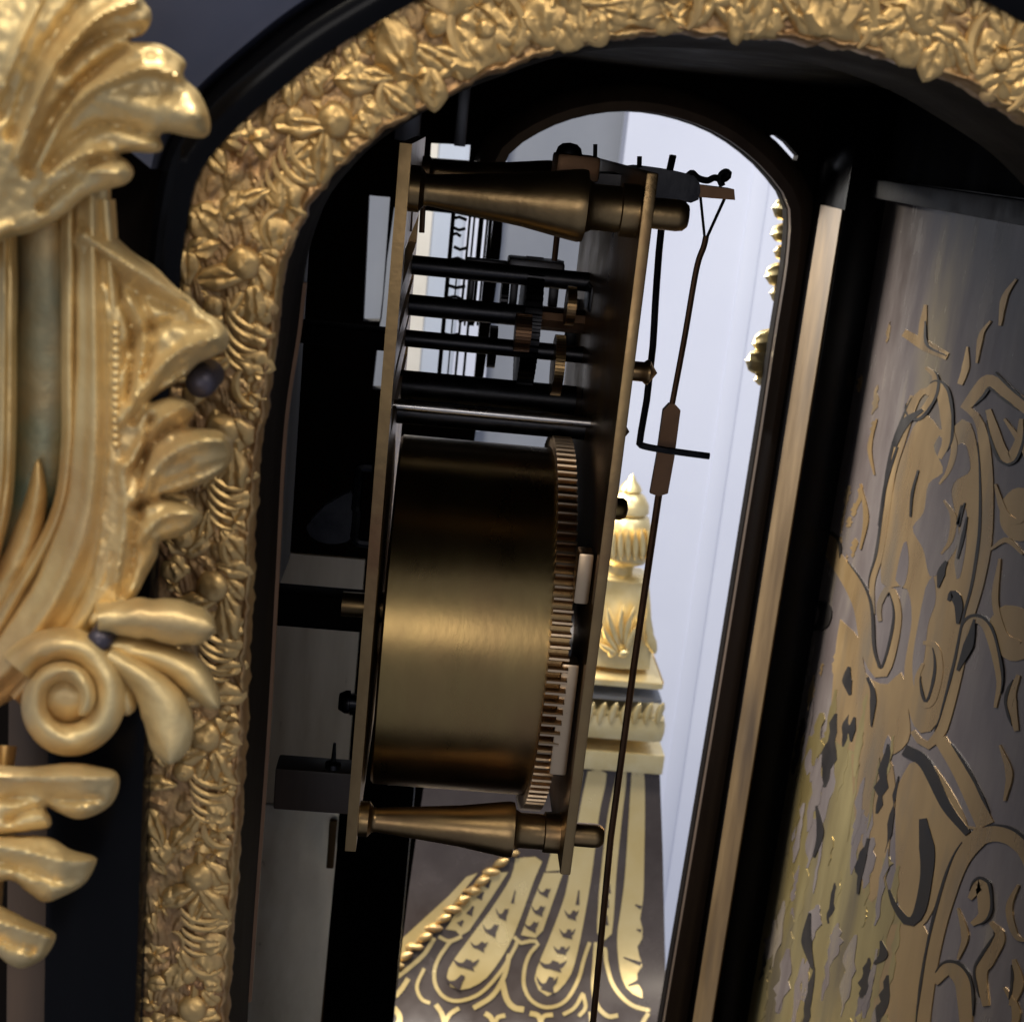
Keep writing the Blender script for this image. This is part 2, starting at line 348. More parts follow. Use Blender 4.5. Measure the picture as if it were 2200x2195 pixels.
# near side wall with the arched opening
zt, zb = Z0 + 28, Z0 - 330
xl = -68.0; xr = opw[-1][0] + 14
XB = PY(1792, 1100, 392.0)[0]               # inside face of the case back
xr = max(xr, XB + 16)
hole = [(p[0], p[2]) for p in ipw[::8]]
hole = [(PY(u, v, YN0)[0], PY(u, v, YN0)[2]) for u, v in ip[::8]]
hole_c = np.mean(hole, axis=0)
hole = [(hole_c[0] + (a - hole_c[0]) * 1.0, b) for a, b in hole]
hole[0] = (hole[0][0], hole[0][1] - 130); hole[-1] = (hole[-1][0], hole[0][1])
fxz = lambda a, b, d: (a, d, b)
zb = min(zb, min(b for a, b in hole) - 12)
side = part('side_wall', prism([(xl, zb), (xr, zb), (xr, zt), (xl, zt)], [hole], fxz, YN0, YN1), 'inner', case, smooth=False)
# thin brass line round the inner edge of the opening
e = np.array([PY(u, v, YN0) for u, v in ip[:330:6]]); e[:, 1] = YN1
part('opening_edge', tube(e, 0.45, 6), 'copper', case)
# far side wall, its opening and bits of light
ZS = lambda p: (p[0], p[2])
far_px = [(828, 2330), (845, 2195), (880, 1900), (930, 1560), (990, 1150), (1040, 800), (1068, 600), (1080, 480), (1072, 400), (1092, 335), (1150, 290), (1230, 256), (1330, 240), (1430, 250), (1530, 285),
          (1610, 340), (1665, 400), (1690, 450), (1685, 560), (1660, 720), (1630, 920), (1590, 1170), (1540, 1480), (1480, 1840), (1420, 2195), (1398, 2330)]
fh = [ZS(PY(u, v, YB0)) for u, v in smooth_path(far_px, 120)]
slit = [ZS(PY(u, v, YB0)) for u, v in ((1655, 292), (1668, 290), (1690, 306), (1715, 335), (1712, 345), (1700, 343), (1675, 318))]
gap2 = [ZS(PY(u, v, YB0)) for u, v in ((846, 446), (905, 452), (980, 460), (1060, 476), (1046, 600), (1030, 720), (1016, 850), (930, 842), (800, 836), (815, 700), (830, 560))]
gap3 = [ZS(PY(u, v, YB0)) for u, v in ((926, 308), (1011, 312), (1008, 346), (924, 340))]
gap4 = [ZS(PY(u, v, YB0)) for u, v in ((792, 420), (838, 424), (818, 690), (780, 690), (786, 560))]
far = part('far_side_wall', prism([(xl, zb), (xr, zb), (xr, zt), (xl, zt)], [fh, slit, gap2, gap3, gap4], fxz, YB0, YB1), 'inner', case, smooth=False)
rw = smooth_path(far_px, 120); rwt = np.gradient(rw, axis=0); rwt /= np.linalg.norm(rwt, axis=1)[:, None]
rn = np.stack([rwt[:, 1], -rwt[:, 0]], 1)
Vr, Fr = [], []
for i in range(120):                        # moulded ring round the far opening
    for off, y in ((2, YB0 + 0.4), (2, YB0 - 3.5), (22, YB0 - 5.0), (46, YB0 - 4.0), (62, YB0 - 1.5), (66, YB0 + 0.4)):
        q = rw[i] + rn[i] * off; Vr.append(PY(q[0], q[1], YB0) * [1, 0, 1] + [0, y, 0])
for i in range(119):
    if rw[i][0] < 1110 and rw[i][1] > 420 and i < 60: continue
    for j in range(5): a = i * 6 + j; Fr.append((a, a + 1, a + 7, a + 6))
part('far_opening_moulding', (Vr, Fr), 'brownwood', case)
# gilt leaves of the far frame peeping past the edge
for k, (u, v, r) in enumerate([(1688, 452, 20), (1680, 500, 17), (1684, 545, 15), (1672, 590, 20), (1680, 635, 18), (1645, 735, 20), (1634, 780, 22), (1640, 812, 14)]):
    c = PY(u, v, YB1 + 4); rr = r * YB1 / FP
    part('frame_leaf', lobe([(u + 46, v + 6, 0), (u + 10, v, 0), (u - r * 1.5, v + (4 if k % 2 else -6), 0)], [r * 3.0, r * 3.0, r * 1.6], YB1 + 5, 2.5, 2.0, ridges=((2, .5),), n=10, m=9), 'bgilt', far)
# front, back, roof of the case
part('front_wall', box(xl, xl + 9, YN1, YB0, zb, zt), 'inner', case, smooth=False)
part('roof', box(xl, xr, YN1, YB0, zt - 8, zt - 0.5), 'inner', case, smooth=False)
part('floor', box(xl + 9, xr, YN1, YB0, zb, zb + 6), 'inner', case, smooth=False)
back = part('back_door', box(XB, XB + 14, YN1, YB0, zb + 6, zt - 8), 'shell', case, smooth=False)
# stile in the far corner, its side towards the opening faced with a tan brass strip
ztr = PX(2000, 432, XB)[2]
xs = PY(1697, 1150, 392)[0]
part('corner_stile', box(xs + .6, XB - 0.2, 392, 429.6, zb + 6, zt - 8, 0.3), 'ebony', case)
part('brass_strip', box(xs, xs + .5, 392.4, 416, zb + 6, PX(1790, 446, xs)[2], 0.15), 'tan', case)
y1t = PX(2230, 440, XB)[1]
part('top_batten', box(XB - 5, XB - 0.3, 156, 391.5, ztr - 1.5, ztr + 3.5, 0.6), 'inner2', case)
part('back_frieze', box(XB - 3, XB - 0.3, 156, 391.5, ztr + 3.8, zt - 8.5), 'inner', case, smooth=False)

# ---- marquetry on the back door
fpx = lambda u, v, d: PX(u, v, XB) * [0, 1, 1] + [XB - d, 0, 0]
RIB = [([(2013, 835), (1976, 848), (1948, 910), (1920, 1003), (1906, 1097), (1892, 1190), (1875, 1252), (1877, 1319)], [10, 18, 22, 16, 14, 14, 12, 8]),
       ([(1770, 1168), (1800, 1205), (1850, 1290), (1866, 1400), (1892, 1450), (1914, 1415), (1931, 1320), (1913, 1262), (1890, 1300), (1892, 1334)], [26, 34, 40, 34, 26, 18, 16, 14, 14, 8]),
       ([(2079, 877), (2107, 910), (2121, 1003), (2121, 1143), (2104, 1252), (2083, 1329), (2062, 1432), (2037, 1530), (2021, 1575), (1990, 1602), (1962, 1570)], [12, 24, 26, 26, 26, 22, 20, 20, 22, 22, 10]),
       ([(2021, 1587), (2068, 1664), (2119, 1773)], [26, 34, 38]),
       ([(2119, 1783), (2068, 1845), (2031, 1948), (2006, 2051), (1990, 2155), (1980, 2250)], [40, 34, 30, 28, 28, 28]),
       ([(2100, 1800), (2140, 1790), (2181, 1804), (2215, 1850), (2235, 1960)], [34, 34, 32, 28, 24]),
       ([(2072, 880), (2100, 845), (2126, 818), (2163, 842), (2215, 880)], [18, 28, 26, 28, 30]),
       ([(1943, 715), (1985, 740), (2037, 766)], [16, 24, 16]),
       ([(1990, 655), (1984, 700), (1978, 735)], [6, 16, 12]),
       ([(2080, 745), (2076, 790), (2064, 826)], [4, 16, 12]),
       ([(1960, 850), (1954, 880), (1975, 892), (2005, 850), (2010, 810), (1990, 790)], [6, 12, 14, 14, 12, 6]),
       ([(1990, 845), (2015, 830), (2030, 860), (2036, 940), (2020, 985)], [14, 26, 26, 20, 10]),
       ([(2125, 880), (2150, 960), (2170, 985), (2190, 950), (2196, 900)], [12, 22, 24, 18, 8]),
       ([(1748, 1175), (1770, 1155), (1792, 1165), (1800, 1210)], [10, 20, 20, 8]),
       ([(1985, 1380), (2012, 1388), (2020, 1440), (2004, 1505), (1982, 1510), (1972, 1460), (1985, 1425)], [8, 14, 16, 16, 14, 12, 6]),
       ([(2062, 1425), (2080, 1340), (2120, 1345), (2148, 1450), (2140, 1520)], [8, 14, 18, 14, 6]),
       ([(2190, 1450), (2175, 1500), (2186, 1570)], [8, 22, 10]),
       ([(2085, 1930), (2110, 1900), (2116, 1960), (2090, 1985)], [10, 30, 28, 10]),
       ([(2130, 1980), (2150, 2010), (2125, 2060), (2110, 2090), (2120, 2160)], [8, 26, 30, 22, 14]),
       ([(2010, 2110), (2040, 2080), (2070, 2110), (2078, 2200)], [16, 34, 34, 26]),
       ([(2180, 2060), (2190, 2110), (2175, 2160)], [8, 24, 12])]
for q, (P, w) in enumerate(RIB):
    part('brass_inlay', strip(P, w, fpx, 0.02, 0.20 + .002 * q, 34), 'inlay', back, smooth=False)
    if q not in (7, 8, 9):                  # engraved outline beside the strap
        C = smooth_path(P, 30); t = np.gradient(C, axis=0); t /= np.linalg.norm(t, axis=1)[:, None]; ww = np.interp(np.linspace(0, 1, 30), np.linspace(0, 1, len(w)), w)
        C = C + np.stack([t[:, 1], -t[:, 0]], 1) * (ww * .5 + 1.5)[:, None] * (1 if q % 2 else -1)
        part('engraved_line', strip([tuple(c) for c in C[3:-3]], [1.5, 6, 7, 5, 6.5, 1.5], fpx, 0.02, 0.28 + .0015 * q, 40), 'engrave', back, smooth=False)
POL = [[(1962, 920), (1992, 890), (2030, 930), (2075, 900), (2100, 960), (2112, 1140), (2095, 1260), (2070, 1360), (2040, 1480), (2010, 1560), (1975, 1572), (1952, 1520), (1944, 1440), (1960, 1330), (1948, 1262), (1905, 1262), (1893, 1230), (1910, 1110), (1932, 1000)],
       [(1806, 1330), (1848, 1375), (1862, 1448), (1905, 1470), (1938, 1445), (1952, 1520), (1953, 1590), (1905, 1625), (1830, 1612), (1788, 1566), (1796, 1400)],
       [(1955, 1640), (2005, 1640), (2083, 1783), (2040, 1870), (1995, 1975), (1955, 1995), (1930, 1930), (1925, 1770), (1930, 1690)],
       [(1830, 1620), (1905, 1615), (1925, 1700), (1915, 1780), (1900, 1900), (1860, 1930), (1838, 1760)],
       [(1905, 1985), (1990, 1990), (1985, 2060), (1965, 2195), (1955, 2260), (1890, 2260), (1880, 2120)],
       [(2128, 1330), (2160, 1300), (2215, 1320), (2215, 1400), (2175, 1420), (2140, 1390)],
       [(2150, 1080), (2180, 1050), (2215, 1060), (2215, 1150), (2180, 1160), (2152, 1130)]]
SHL = [[(2020, 935), (2046, 962), (2074, 952), (2086, 1010), (2058, 1030), (2046, 1060), (2062, 1150), (2042, 1200), (2002, 1240), (1985, 1180), (1962, 1135), (1986, 1100), (1996, 1040), (2028, 1012), (2008, 962)],
       [(1990, 1262), (2006, 1236), (2012, 1290), (1996, 1340), (1986, 1420), (1968, 1480), (1962, 1420), (1976, 1330)],
       [(2052, 1210), (2064, 1140), (2078, 1090), (2076, 1180), (2060, 1250)], [(1925, 1245), (1936, 1190), (1948, 1160), (1954, 1210), (1942, 1262)]]
def subdiv(poly, k=4): return [tuple(p) for p in smooth_path(list(poly) + [poly[0]], len(poly) * k)[:-1]]
for q, p in enumerate(POL):
    part('brass_inlay', prism(subdiv(p), [], fpx, 0.02, 0.15 + .002 * q), 'inlay', back, smooth=False)
def ragged(u, v, h, w, seed):               # torn-edged upright sliver of brass
    r = np.random.RandomState(seed); n = 9; q = np.linspace(0, 1, n)
    ww = w * np.sin(np.pi * np.clip(q * .92 + .04, 0, 1)) ** .6; lean = -.17 * h
    L = [(u + lean * (a - .5) - b * (.5 + r.uniform(-.28, .28)) + r.uniform(-2, 2), v + h * (a - .5)) for a, b in zip(q, ww)]
    Q = [(u + lean * (a - .5) + b * (.5 + r.uniform(-.28, .28)) + r.uniform(-2, 2), v + h * (a - .5)) for a, b in zip(q, ww)]
    return L + Q[::-1]
rr2 = np.random.RandomState(21)
field = [(1668, 1600), (1700, 1560), (1760, 1590), (1800, 1570), (1840, 1610), (1885, 1640), (1900, 1760), (1905, 1900), (1960, 2010), (1985, 2100), (1950, 2260), (1570, 2260), (1590, 2100), (1625, 1850)]
part('brass_field', prism(subdiv(field, 5), [], fpx, 0.02, .12), 'inlay_glow', back, smooth=False, label='brass field low on the marquetry panel, reflected yellow glow put into its colour')
for k in range(90):                         # torn upright tongues of shell and brass
    v = rr2.uniform(1540, 2230); left = 1792 - .165 * (v - 1100) + 6; u = rr2.uniform(left, 1925)
    dk = rr2.rand() < .62
    part('shell_inlay' if dk else 'brass_inlay', prism(ragged(u, v, rr2.uniform(40, 170), rr2.uniform(6, 26), k), [], fpx, 0.02, .14 + .0012 * k), ('shell' if rr2.rand() < .7 else 'engrave') if dk else 'inlay_glow', back, smooth=False)
for k in range(16):
    v = rr2.uniform(640, 1500); left = 1792 - .165 * (v - 1100) + 6; u = rr2.uniform(left, left + 60)
    part('brass_inlay', prism(ragged(u, v, rr2.uniform(20, 80), rr2.uniform(3, 12), 200 + k), [], fpx, 0.02, .10 + .001 * k), 'inlay', back, smooth=False)
for q, p in enumerate(SHL): part('shell_inlay', prism(subdiv(p), [], fpx, 0.02, 0.185 + .002 * q), 'shell', back, smooth=False)
RIB2 = [([(2040, 900), (2052, 960), (2040, 1010), (2020, 1040)], [4, 14, 12, 4]), ([(2030, 1075), (2050, 1110), (2044, 1160), (2024, 1190)], [4, 14, 12, 4]), ([(2140, 1040), (2160, 1100), (2190, 1120), (2215, 1090)], [5, 14, 14, 8]),
        ([(2150, 1200), (2140, 1290), (2160, 1360), (2195, 1380)], [5, 14, 14, 6]), ([(2130, 1180), (2165, 1160), (2200, 1190)], [5, 12, 6]), ([(2150, 1600), (2170, 1660), (2160, 1720)], [4, 16, 5]), ([(1990, 1650), (2050, 1760), (2100, 1780)], [4, 10, 5]),
        ([(2150, 700), (2160, 640), (2185, 600)], [6, 14, 4]), ([(2100, 780), (2110, 720), (2130, 690)], [4, 12, 4]), ([(2160, 900), (2200, 960), (2215, 1010)], [5, 14, 8]), ([(2060, 1950), (2075, 2010), (2060, 2060)], [4, 16, 5]),
        ([(2190, 1900), (2170, 1950), (2185, 2010), (2212, 2020)], [5, 14, 14, 6]), ([(2160, 2120), (2185, 2170), (2175, 2230)], [5, 18, 10]), ([(1885, 900), (1870, 960), (1880, 1020)], [3, 10, 3]), ([(1850, 1040), (1862, 1110), (1850, 1180)], [3, 12, 4])]
for q, (P, w) in enumerate(RIB2):
    part('brass_inlay', strip(P, w, fpx, 0.02, 0.245 + .0015 * q, 20), 'inlay', back, smooth=False)
DK = [([(1752, 1290), (1775, 1310), (1768, 1340), (1745, 1352)], [6, 26, 26, 6]), ([(1826, 1432), (1822, 1460), (1828, 1492)], [6, 22, 6]),
      ([(1838, 1540), (1832, 1570), (1830, 1592)], [4, 16, 4]), ([(1985, 1758), (1995, 1850), (1980, 1950), (1955, 1980), (1925, 1945), (1912, 1910)], [16, 34, 26, 26, 16, 6]),
      ([(2018, 1262), (2026, 1225), (2036, 1205)], [4, 18, 6]), ([(2060, 1440), (2085, 1380), (2096, 1330)], [6, 22, 4]), ([(1945, 1610), (1990, 1640), (2035, 1730), (2082, 1790)], [24, 26, 22, 14]),
      ([(1742, 1960), (1735, 2020), (1748, 2080)], [6, 24, 6]), ([(1868, 1800), (1850, 1880), (1845, 1920)], [6, 12, 5]), ([(1895, 2020), (1900, 2050), (1880, 2070)], [5, 20, 5]),
      ([(2040, 1290), (2050, 1275), (2062, 1300), (2060, 1340)], [6, 22, 16, 6]), ([(1756, 1730), (1764, 1790), (1750, 1840)], [5, 16, 5]), ([(1925, 960), (1945, 910), (1985, 880)], [6, 20, 6]),
      ([(1958, 1110), (1962, 1060), (1975, 1010)], [4, 6, 4]), ([(2075, 1080), (2060, 1130), (2068, 1085)], [3, 8, 3]), ([(1890, 1130), (1905, 1040), (1930, 960)], [4, 7, 5]), ([(2060, 1200), (2072, 1150), (2080, 1110)], [4, 8, 3]),
      ([(1990, 690), (1994, 740), (2035, 764)], [3, 7, 3]), ([(1720, 1400), (1728, 1440), (1720, 1475)], [3, 8, 3]), ([(1866, 1455), (1878, 1490), (1874, 1560)], [6, 14, 3]), ([(2140, 800), (2170, 830), (2215, 868)], [3, 6, 5])]
for q, (P, w) in enumerate(DK):
    part('engraved_line', strip(P, w, fpx, 0.02, 0.31 + .0015 * q, 22), 'engrave', back, smooth=False)

# ---- inner fittings on the far wall, seen left of and between the movement plates
def tilt(u0, u1, v0, v1, vr, Ya, Yb, t):    # plate, top at depth Ya, foot at Yb; lean added to catch outside light
    xa, xc = PY(u0, vr, (Ya + Yb) / 2)[0], PY(u1, vr, (Ya + Yb) / 2)[0]; za, zc = PY(u0, v0, Ya)[2], PY(u0, v1, Yb)[2]
    V = [(x, y + d, z) for d in (0, t) for x, y, z in ((xa, Ya, za), (xc, Ya, za), (xc, Yb, zc), (xa, Yb, zc))]
    return V, [(0, 1, 2, 3), (7, 6, 5, 4), (0, 4, 5, 1), (1, 5, 6, 2), (2, 6, 7, 3), (3, 7, 4, 0)]
part('inner_metal_panel', tilt(520, 760, 1180, 1720, 1500, 428.5, 418, 1.5), 'silver', case, smooth=False)
pan = part('inner_metal_panel', tilt(492, 706, 1722, 2330, 2000, 427, 392, 1.5), 'silver', case, smooth=False)
part('jamb_line', box(PY(676, 2195, 420)[0], PY(692, 2195, 420)[0], 419.5, 421.8, zb + 6, PY(700, 1750, 424)[2], 0.4), 'tan', case)
part('jamb_post', box(PY(694, 2195, 422)[0], PY(846, 2195, 422)[0], 422.0, 429.8, zb + 6, PY(870, 1500, 422)[2], 1.0), 'ebony', case)
# added dark bars and fret across the gap, standing in for broken reflections
for k, (u, w, va, vb) in enumerate([(1002, 5, 440, 860), (1012, 4, 440, 700), (1027, 10, 440, 700), (1040, 4, 440, 700), (1047, 7, 440, 860), (966, 9, 440, 860), (985, 3, 600, 860), (1020, 5, 560, 860)]):
    x0 = PY(u, 550, 432)[0]; hw = w * 432 / FP / 2
    part('reflection_bar', box(x0 - hw, x0 + hw, 430.5, 435, PY(u, vb, 432)[2], PY(u, va, 432)[2], .1), 'inner', case)
for k, (u0, u1, v) in enumerate([(970, 1003, 470), (972, 1000, 488), (970, 990, 505), (975, 1002, 530), (968, 998, 558), (960, 1000, 612), (962, 992, 640), (950, 985, 715), (985, 1020, 690), (1012, 1046, 585)]):
    a = PY(u0, v, 432); c = PY(u1, v + 3, 432)
    part('reflection_fret', tube([a, (a + c) / 2 + [0, 0, .7 * (-1) ** k], c], .55, 6), 'inner', case)
for u0, u1 in ((850, 905), (980, 1006)):
    part('mirror_strip', box(PY(u0, 250, 424)[0], PY(u1, 250, 424)[0], 424, 429.7, PY(960, 312, 424)[2], PY(960, 150, 424)[2], 0.4), 'bluegrey', case)

# ---- gilt arched frame with cast relief
NT = 90
sg = slen; wv = np.linalg.norm(opw - ipw, axis=1)
hh = np.zeros((NS, NT)); tg = np.linspace(0, 1, NT)
SS = np.repeat(sg[:, None], NT, 1); TT = tg[None, :] * wv[:, None]
for k in range(1000):                        # leaf-like dabs, raised one over another
    s0 = rng.uniform(0, sg[-1]); t0 = rng.uniform(-.4, wv.mean() + .6); a = rng.uniform(0, math.pi)
    l = rng.uniform(.6, 1.7); b = l * rng.uniform(.35, .65); amp = rng.uniform(.2, .55)
    i0, i1 = np.searchsorted(sg, [s0 - 2.2, s0 + 2.2])
    ds = SS[i0:i1] - s0; dt = TT[i0:i1] - t0
    x = ds * math.cos(a) + dt * math.sin(a); y = -ds * math.sin(a) + dt * math.cos(a)
    y = y - 0.25 * x * x / l
    q = 1 - (x / l) ** 2 - (y / b) ** 2
    g = np.where(q > 0, amp * np.sqrt(np.maximum(q, 0)) * (1 - .35 * np.exp(-(y / (b * .22)) ** 2)), 0)
    hh[i0:i1] = np.maximum(hh[i0:i1], g + .25 * hh[i0:i1] * (g > 0))
hh += 0.25 * vnoise(SS * .8, TT * .8, 3) + 0.12 * vnoise(SS * 2.2, TT * 2.2, 4)
edge = np.minimum(1, np.minimum(tg, 1 - tg) / 0.05)[None, :]; hh = hh * (0.4 + 0.6 * edge)
hh += 0.35 * np.exp(-((tg - .03) / .03) ** 2)[None, :]
V, Fc = [], []
jit = 0.35 * (vnoise(sg * 0.9, sg * 0, 8) - .5) + 0.25 * (vnoise(sg * 2.3, sg * 0 + .5, 9) - .5)
for i in range(NS):
    n_ = (opw[i] - ipw[i]) / wv[i]
    V.append(ipw[i] + n_ * jit[i] + [0, 3.2, 0])
    for j in range(NT):
        f = max(0, 1 - tg[j] * 4)
        V.append(ipw[i] + n_ * (tg[j] * wv[i] + jit[i] * f) - [0, hh[i, j], 0])
    V.append(opw[i] + [0, 3.2, 0])
K = NT + 2
for i in range(NS - 1):
    for j in range(K - 1): a = i * K + j; Fc.append((a, a + 1, a + K + 1, a + K))
gilt = part('gilt_arch_frame', (V, Fc), 'ground', case)
def blob(n, m, fn):                         # half-round piece: fn(r, angle) -> x, y, z
    V, Fc = [fn(0.0, 0.0)], []
    for i in range(1, n + 1):
        for j in range(m): V.append(fn(i / n, 2 * math.pi * j / m))
    for j in range(m): Fc.append((0, 1 + j, 1 + (j + 1) % m))
    for i in range(n - 1):
        for j in range(m): a = 1 + i * m; Fc.append((a + j, a + m + j, a + m + (j + 1) % m, a + (j + 1) % m))
    return V, Fc
def f_boss(r, a): return (r * math.cos(a), r * math.sin(a), math.sqrt(max(0, 1 - r * r)) - 0.1)
def f_petal(r, a):
    x, y = r * math.cos(a), r * math.sin(a) * (0.52 - 0.16 * math.cos(a)); z = 0.55 * math.sqrt(max(0, 1 - r * r))
    return (x, y, z * (1 - .45 * math.exp(-(y / .1) ** 2)) + 0.12 * x - 0.12)
def f_leaf(r, a):
    k = 0.72 + 0.28 * abs(math.cos(2.5 * a)); x, y = r * k * math.cos(a), r * k * math.sin(a) * .8
    return (x, y, 0.42 * math.sqrt(max(0, 1 - r * r)) * (0.8 + .3 * math.cos(5 * a)) - 0.12)
def f_shell(r, a):
    x, y = r * math.cos(a), r * math.sin(a) * .85
    return (x, y, 0.5 * math.sqrt(max(0, 1 - r * r)) * (1 + .22 * math.cos(14 * math.atan2(y, x + 1.2))) - 0.1)
def raw(name, geo, m, s=S):
    V = np.array(geo[0]) * s; return mesh(name, V, geo[1], m)
def rough_fn(f, sd, amp):
    def g(r, a):
        x, y, z = f(r, a); k = amp * min(1.0, r * 1.5)
        n1 = float(vnoise(np.array(x * 2.1 + 9), np.array(y * 2.1 + 9), sd)) - .5; n2 = float(vnoise(np.array(x * 2.1 + 3), np.array(y * 2.1 + 5), sd + 1)) - .5
        n3 = float(vnoise(np.array(x * 3.3 + 7), np.array(y * 3.3 + 7), sd + 2)) - .5
        return (x * (1 + k * n1), y * (1 + k * n2), z * (.85 + 1.1 * amp * n3) + (.12 * amp * n1))
    return g
MB = {k: [raw(k, blob(7, 20, rough_fn(f, 11 * q + 1, am)), 'gilt') for q in range(5)] for k, f, am in (('boss', f_boss, .2), ('petal', f_petal, .6), ('leaf', f_leaf, .6), ('shell', f_shell, .6))}
arc = lambda R, a0, a1, n=9: [(R * math.cos(a), R * math.sin(a), 0.1) for a in np.linspace(a0, a1, n)]
MB['crescent'] = [raw('crescent', tube([(q[0] - 1.0, q[1], 0.08) for q in arc(1.0, -1.15, 1.15)], [.05, .13, .19, .22, .23, .22, .19, .13, .05], 7), 'gilt')]
MB['scroll'] = [raw('scroll', tube([((1 - .1 * k * .6) * math.cos(k * .62), (1 - .1 * k * .6) * math.sin(k * .62), .06 + .02 * k) for k in range(14)], [.10] + [.17] * 12 + [.2], 7), 'gilt')]
MB['ring'] = [raw('ring', tube([(math.cos(a), math.sin(a), .1) for a in np.linspace(0, 2 * math.pi, 17)], .2, 7), 'gilt')]
# (meshes are 1 mm in radius; pieces are scaled where they are set)
def at_frame(s, t):
    i = int(np.clip(np.searchsorted(sg, s), 1, NS - 2)); n_ = (opw[i] - ipw[i]) / wv[i]
    tau = ipw[i + 1] - ipw[i - 1]; tau -= n_ * tau.dot(n_); tau /= np.linalg.norm(tau)
    return ipw[i] + n_ * t * wv[i], tau, n_, wv[i]
def piece(kind, s, t, size, rot=0.0, lift=0.25, sx=1.0, sy=1.0, sz=.78):
    p, tau, n_, w = at_frame(s, t); c, q = math.cos(rot), math.sin(rot)
    X = tau * c + n_ * q; Yv = -tau * q + n_ * c; Zv = np.array([0, -1.0, 0])
    m4 = Matrix.Identity(4)
    for r in range(3): m4[r][0] = X[r] * size * sx; m4[r][1] = Yv[r] * size * sy; m4[r][2] = Zv[r] * size * sz
    m4.translation = Vector(p - np.array([0, lift, 0]))
    return inst(kind, MB[kind][rng.randint(len(MB[kind]))], gilt, m4)
s_ref = float(np.interp(1900, [v for u, v in ip[:330]][::-1], sg[:330][::-1]))     # the ball low on the left limb
per = 15.6
k = -2
while True:
    s = s_ref + k * per; k += 1
    if s < 2: continue
    if s > sg[-1] * 0.70: break
    j = lambda a: rng.uniform(-a, a)
    w_ = at_frame(s, 0)[3]; arch = s > s_ref + 3.4 * per; top = s > s_ref + 5.5 * per
    if not top:
        piece('boss', s, .38, 1.65, lift=.5)
        piece('leaf', s, .38, 2.5, j(1), lift=.2)
        piece('petal', s - 2.6, .22, 2.3, .75 + j(.1), .6); piece('petal', s - 2.6, .55, 2.3, -.75 + j(.1), .6); piece('petal', s - 3.9, .38, 2.0, j(.15) + 3.14, .45)
        for q in range(5): piece('crescent', s - 5.0 - q * 1.05, .36, 2.0 - .12 * q, math.pi, .55 - .03 * q, sx=.8, sy=1.15)
        piece('shell', s + 3.4, .58, 1.7, j(.6), .45); piece('crescent', s + 4.4, .3, 2.0, 2.6 + j(.5), .45); piece('petal', s + 5.2, .5, 1.7, j(.8), .5)
    else:
        for q in range(5): a_ = q * 1.25 + j(.5); piece(['petal', 'leaf', 'shell'][q % 3], s + rng.uniform(.9, 2.2) * math.cos(a_), .42 + rng.uniform(.9, 2.2) * math.sin(a_) / w_, rng.uniform(1.3, 2.1), a_ + j(.7), .5, sy=1.5)
        piece('boss', s, .42, .9, lift=.9)
        for q in range(2): piece('crescent', s + 3.2 * (1 - 2 * q), .42, 2.6, math.pi * q, .4, sy=1.2)
        for q in range(3): piece('petal', s + 3.6 + q * 1.6, .3 + .1 * q, 2.1, .5 + j(.5), .5)
        for q in range(3): piece('petal', s - 3.8 - q * 1.6, .3 + .1 * q, 2.1, 2.6 + j(.5), .5)
        piece('shell', s - 7.8, .6, 2.6, 1.57, .5); piece('leaf', s + 7.4, .72, 2.2, j(1), .5)
        piece('petal', s - 6.6, .14, 1.7, 1.2, .6, sy=1.5); piece('petal', s + 6.4, .14, 1.8, 1.9, .6, sy=1.5)
    q = -7.6
    while q < 7.6:                            # leafy borders
        r = rng.uniform(1.1, 2.0) * (1.3 if top else 1.0)
        piece(rng.choice(['petal', 'leaf', 'shell', 'petal']), s + q, .05 + .9 * r / w_, r, rng.uniform(.6, 2.4), rng.uniform(.3, .6), sy=rng.uniform(1, 1.5))
        if rng.rand() < .8: piece(rng.choice(['petal', 'petal', 'leaf', 'shell']), s + q + .6, rng.uniform(.78, .93), r * .95, rng.uniform(-2.6, -.4), rng.uniform(.2, .5), sy=rng.uniform(.9, 1.4))
        q += r * 1.45
    for q in range(7):
        piece(rng.choice(['petal', 'boss', 'leaf', 'crescent']), s + rng.uniform(-7.5, 7.5), rng.uniform(.25, .75), rng.uniform(.6, 1.2), rng.uniform(0, 6.28), rng.uniform(.3, .55))

# ---- ebony mouldings outside the frame
def sweep(path, offs, n0, n1):
    V, Fc = [], []; k = len(offs)
    idx = list(range(n0, n1, 5))
    for i in idx:
        n_ = (opw[i] - ipw[i]) / wv[i]
        for o_, y in offs: V.append(opw[i] * [1, 0, 1] + n_ * [1, 0, 1] * o_ + [0, y, 0])
    for a in range(len(idx) - 1):
        for b in range(k - 1): q = a * k + b; Fc.append((q, q + 1, q + k + 1, q + k))
    return V, Fc
part('ebony_arch_moulding', sweep(op, [(-.6, YN0 + .2), (-.5, YF - 1.0), (.2, YF - 1.6), (1.4, YF - 1.9), (2.2, YF - 1.5), (2.5, YF - .2), (3.4, YF + .6), (3.9, YN0 + .3)], 0, NS), 'ebony', case)
part('ebony_shoulder', sweep(op, [(3.9, YN0 + .2), (4.2, YF - .5), (5.2, YF - 1.0), (9, YF - 4.0), (14, YF - 6.5), (19, YF - 7.5), (19.5, YN0 + .2)], 330, 800), 'dustsheen', case)
x0 = PY(100, 2100, 126)[0]; x1 = PY(302, 2100, 126)[0]
part('corner_post', box(x0, x1, 124.5, YN0 - .2, zb, Z0 - 40, 0.8), 'ebony', case)
part('front_stile', box(PY(14, 2150, 128)[0], x0 - .2, 127.5, YN0 - .2, zb, zt - 20, 0.6), 'brownwood', case)

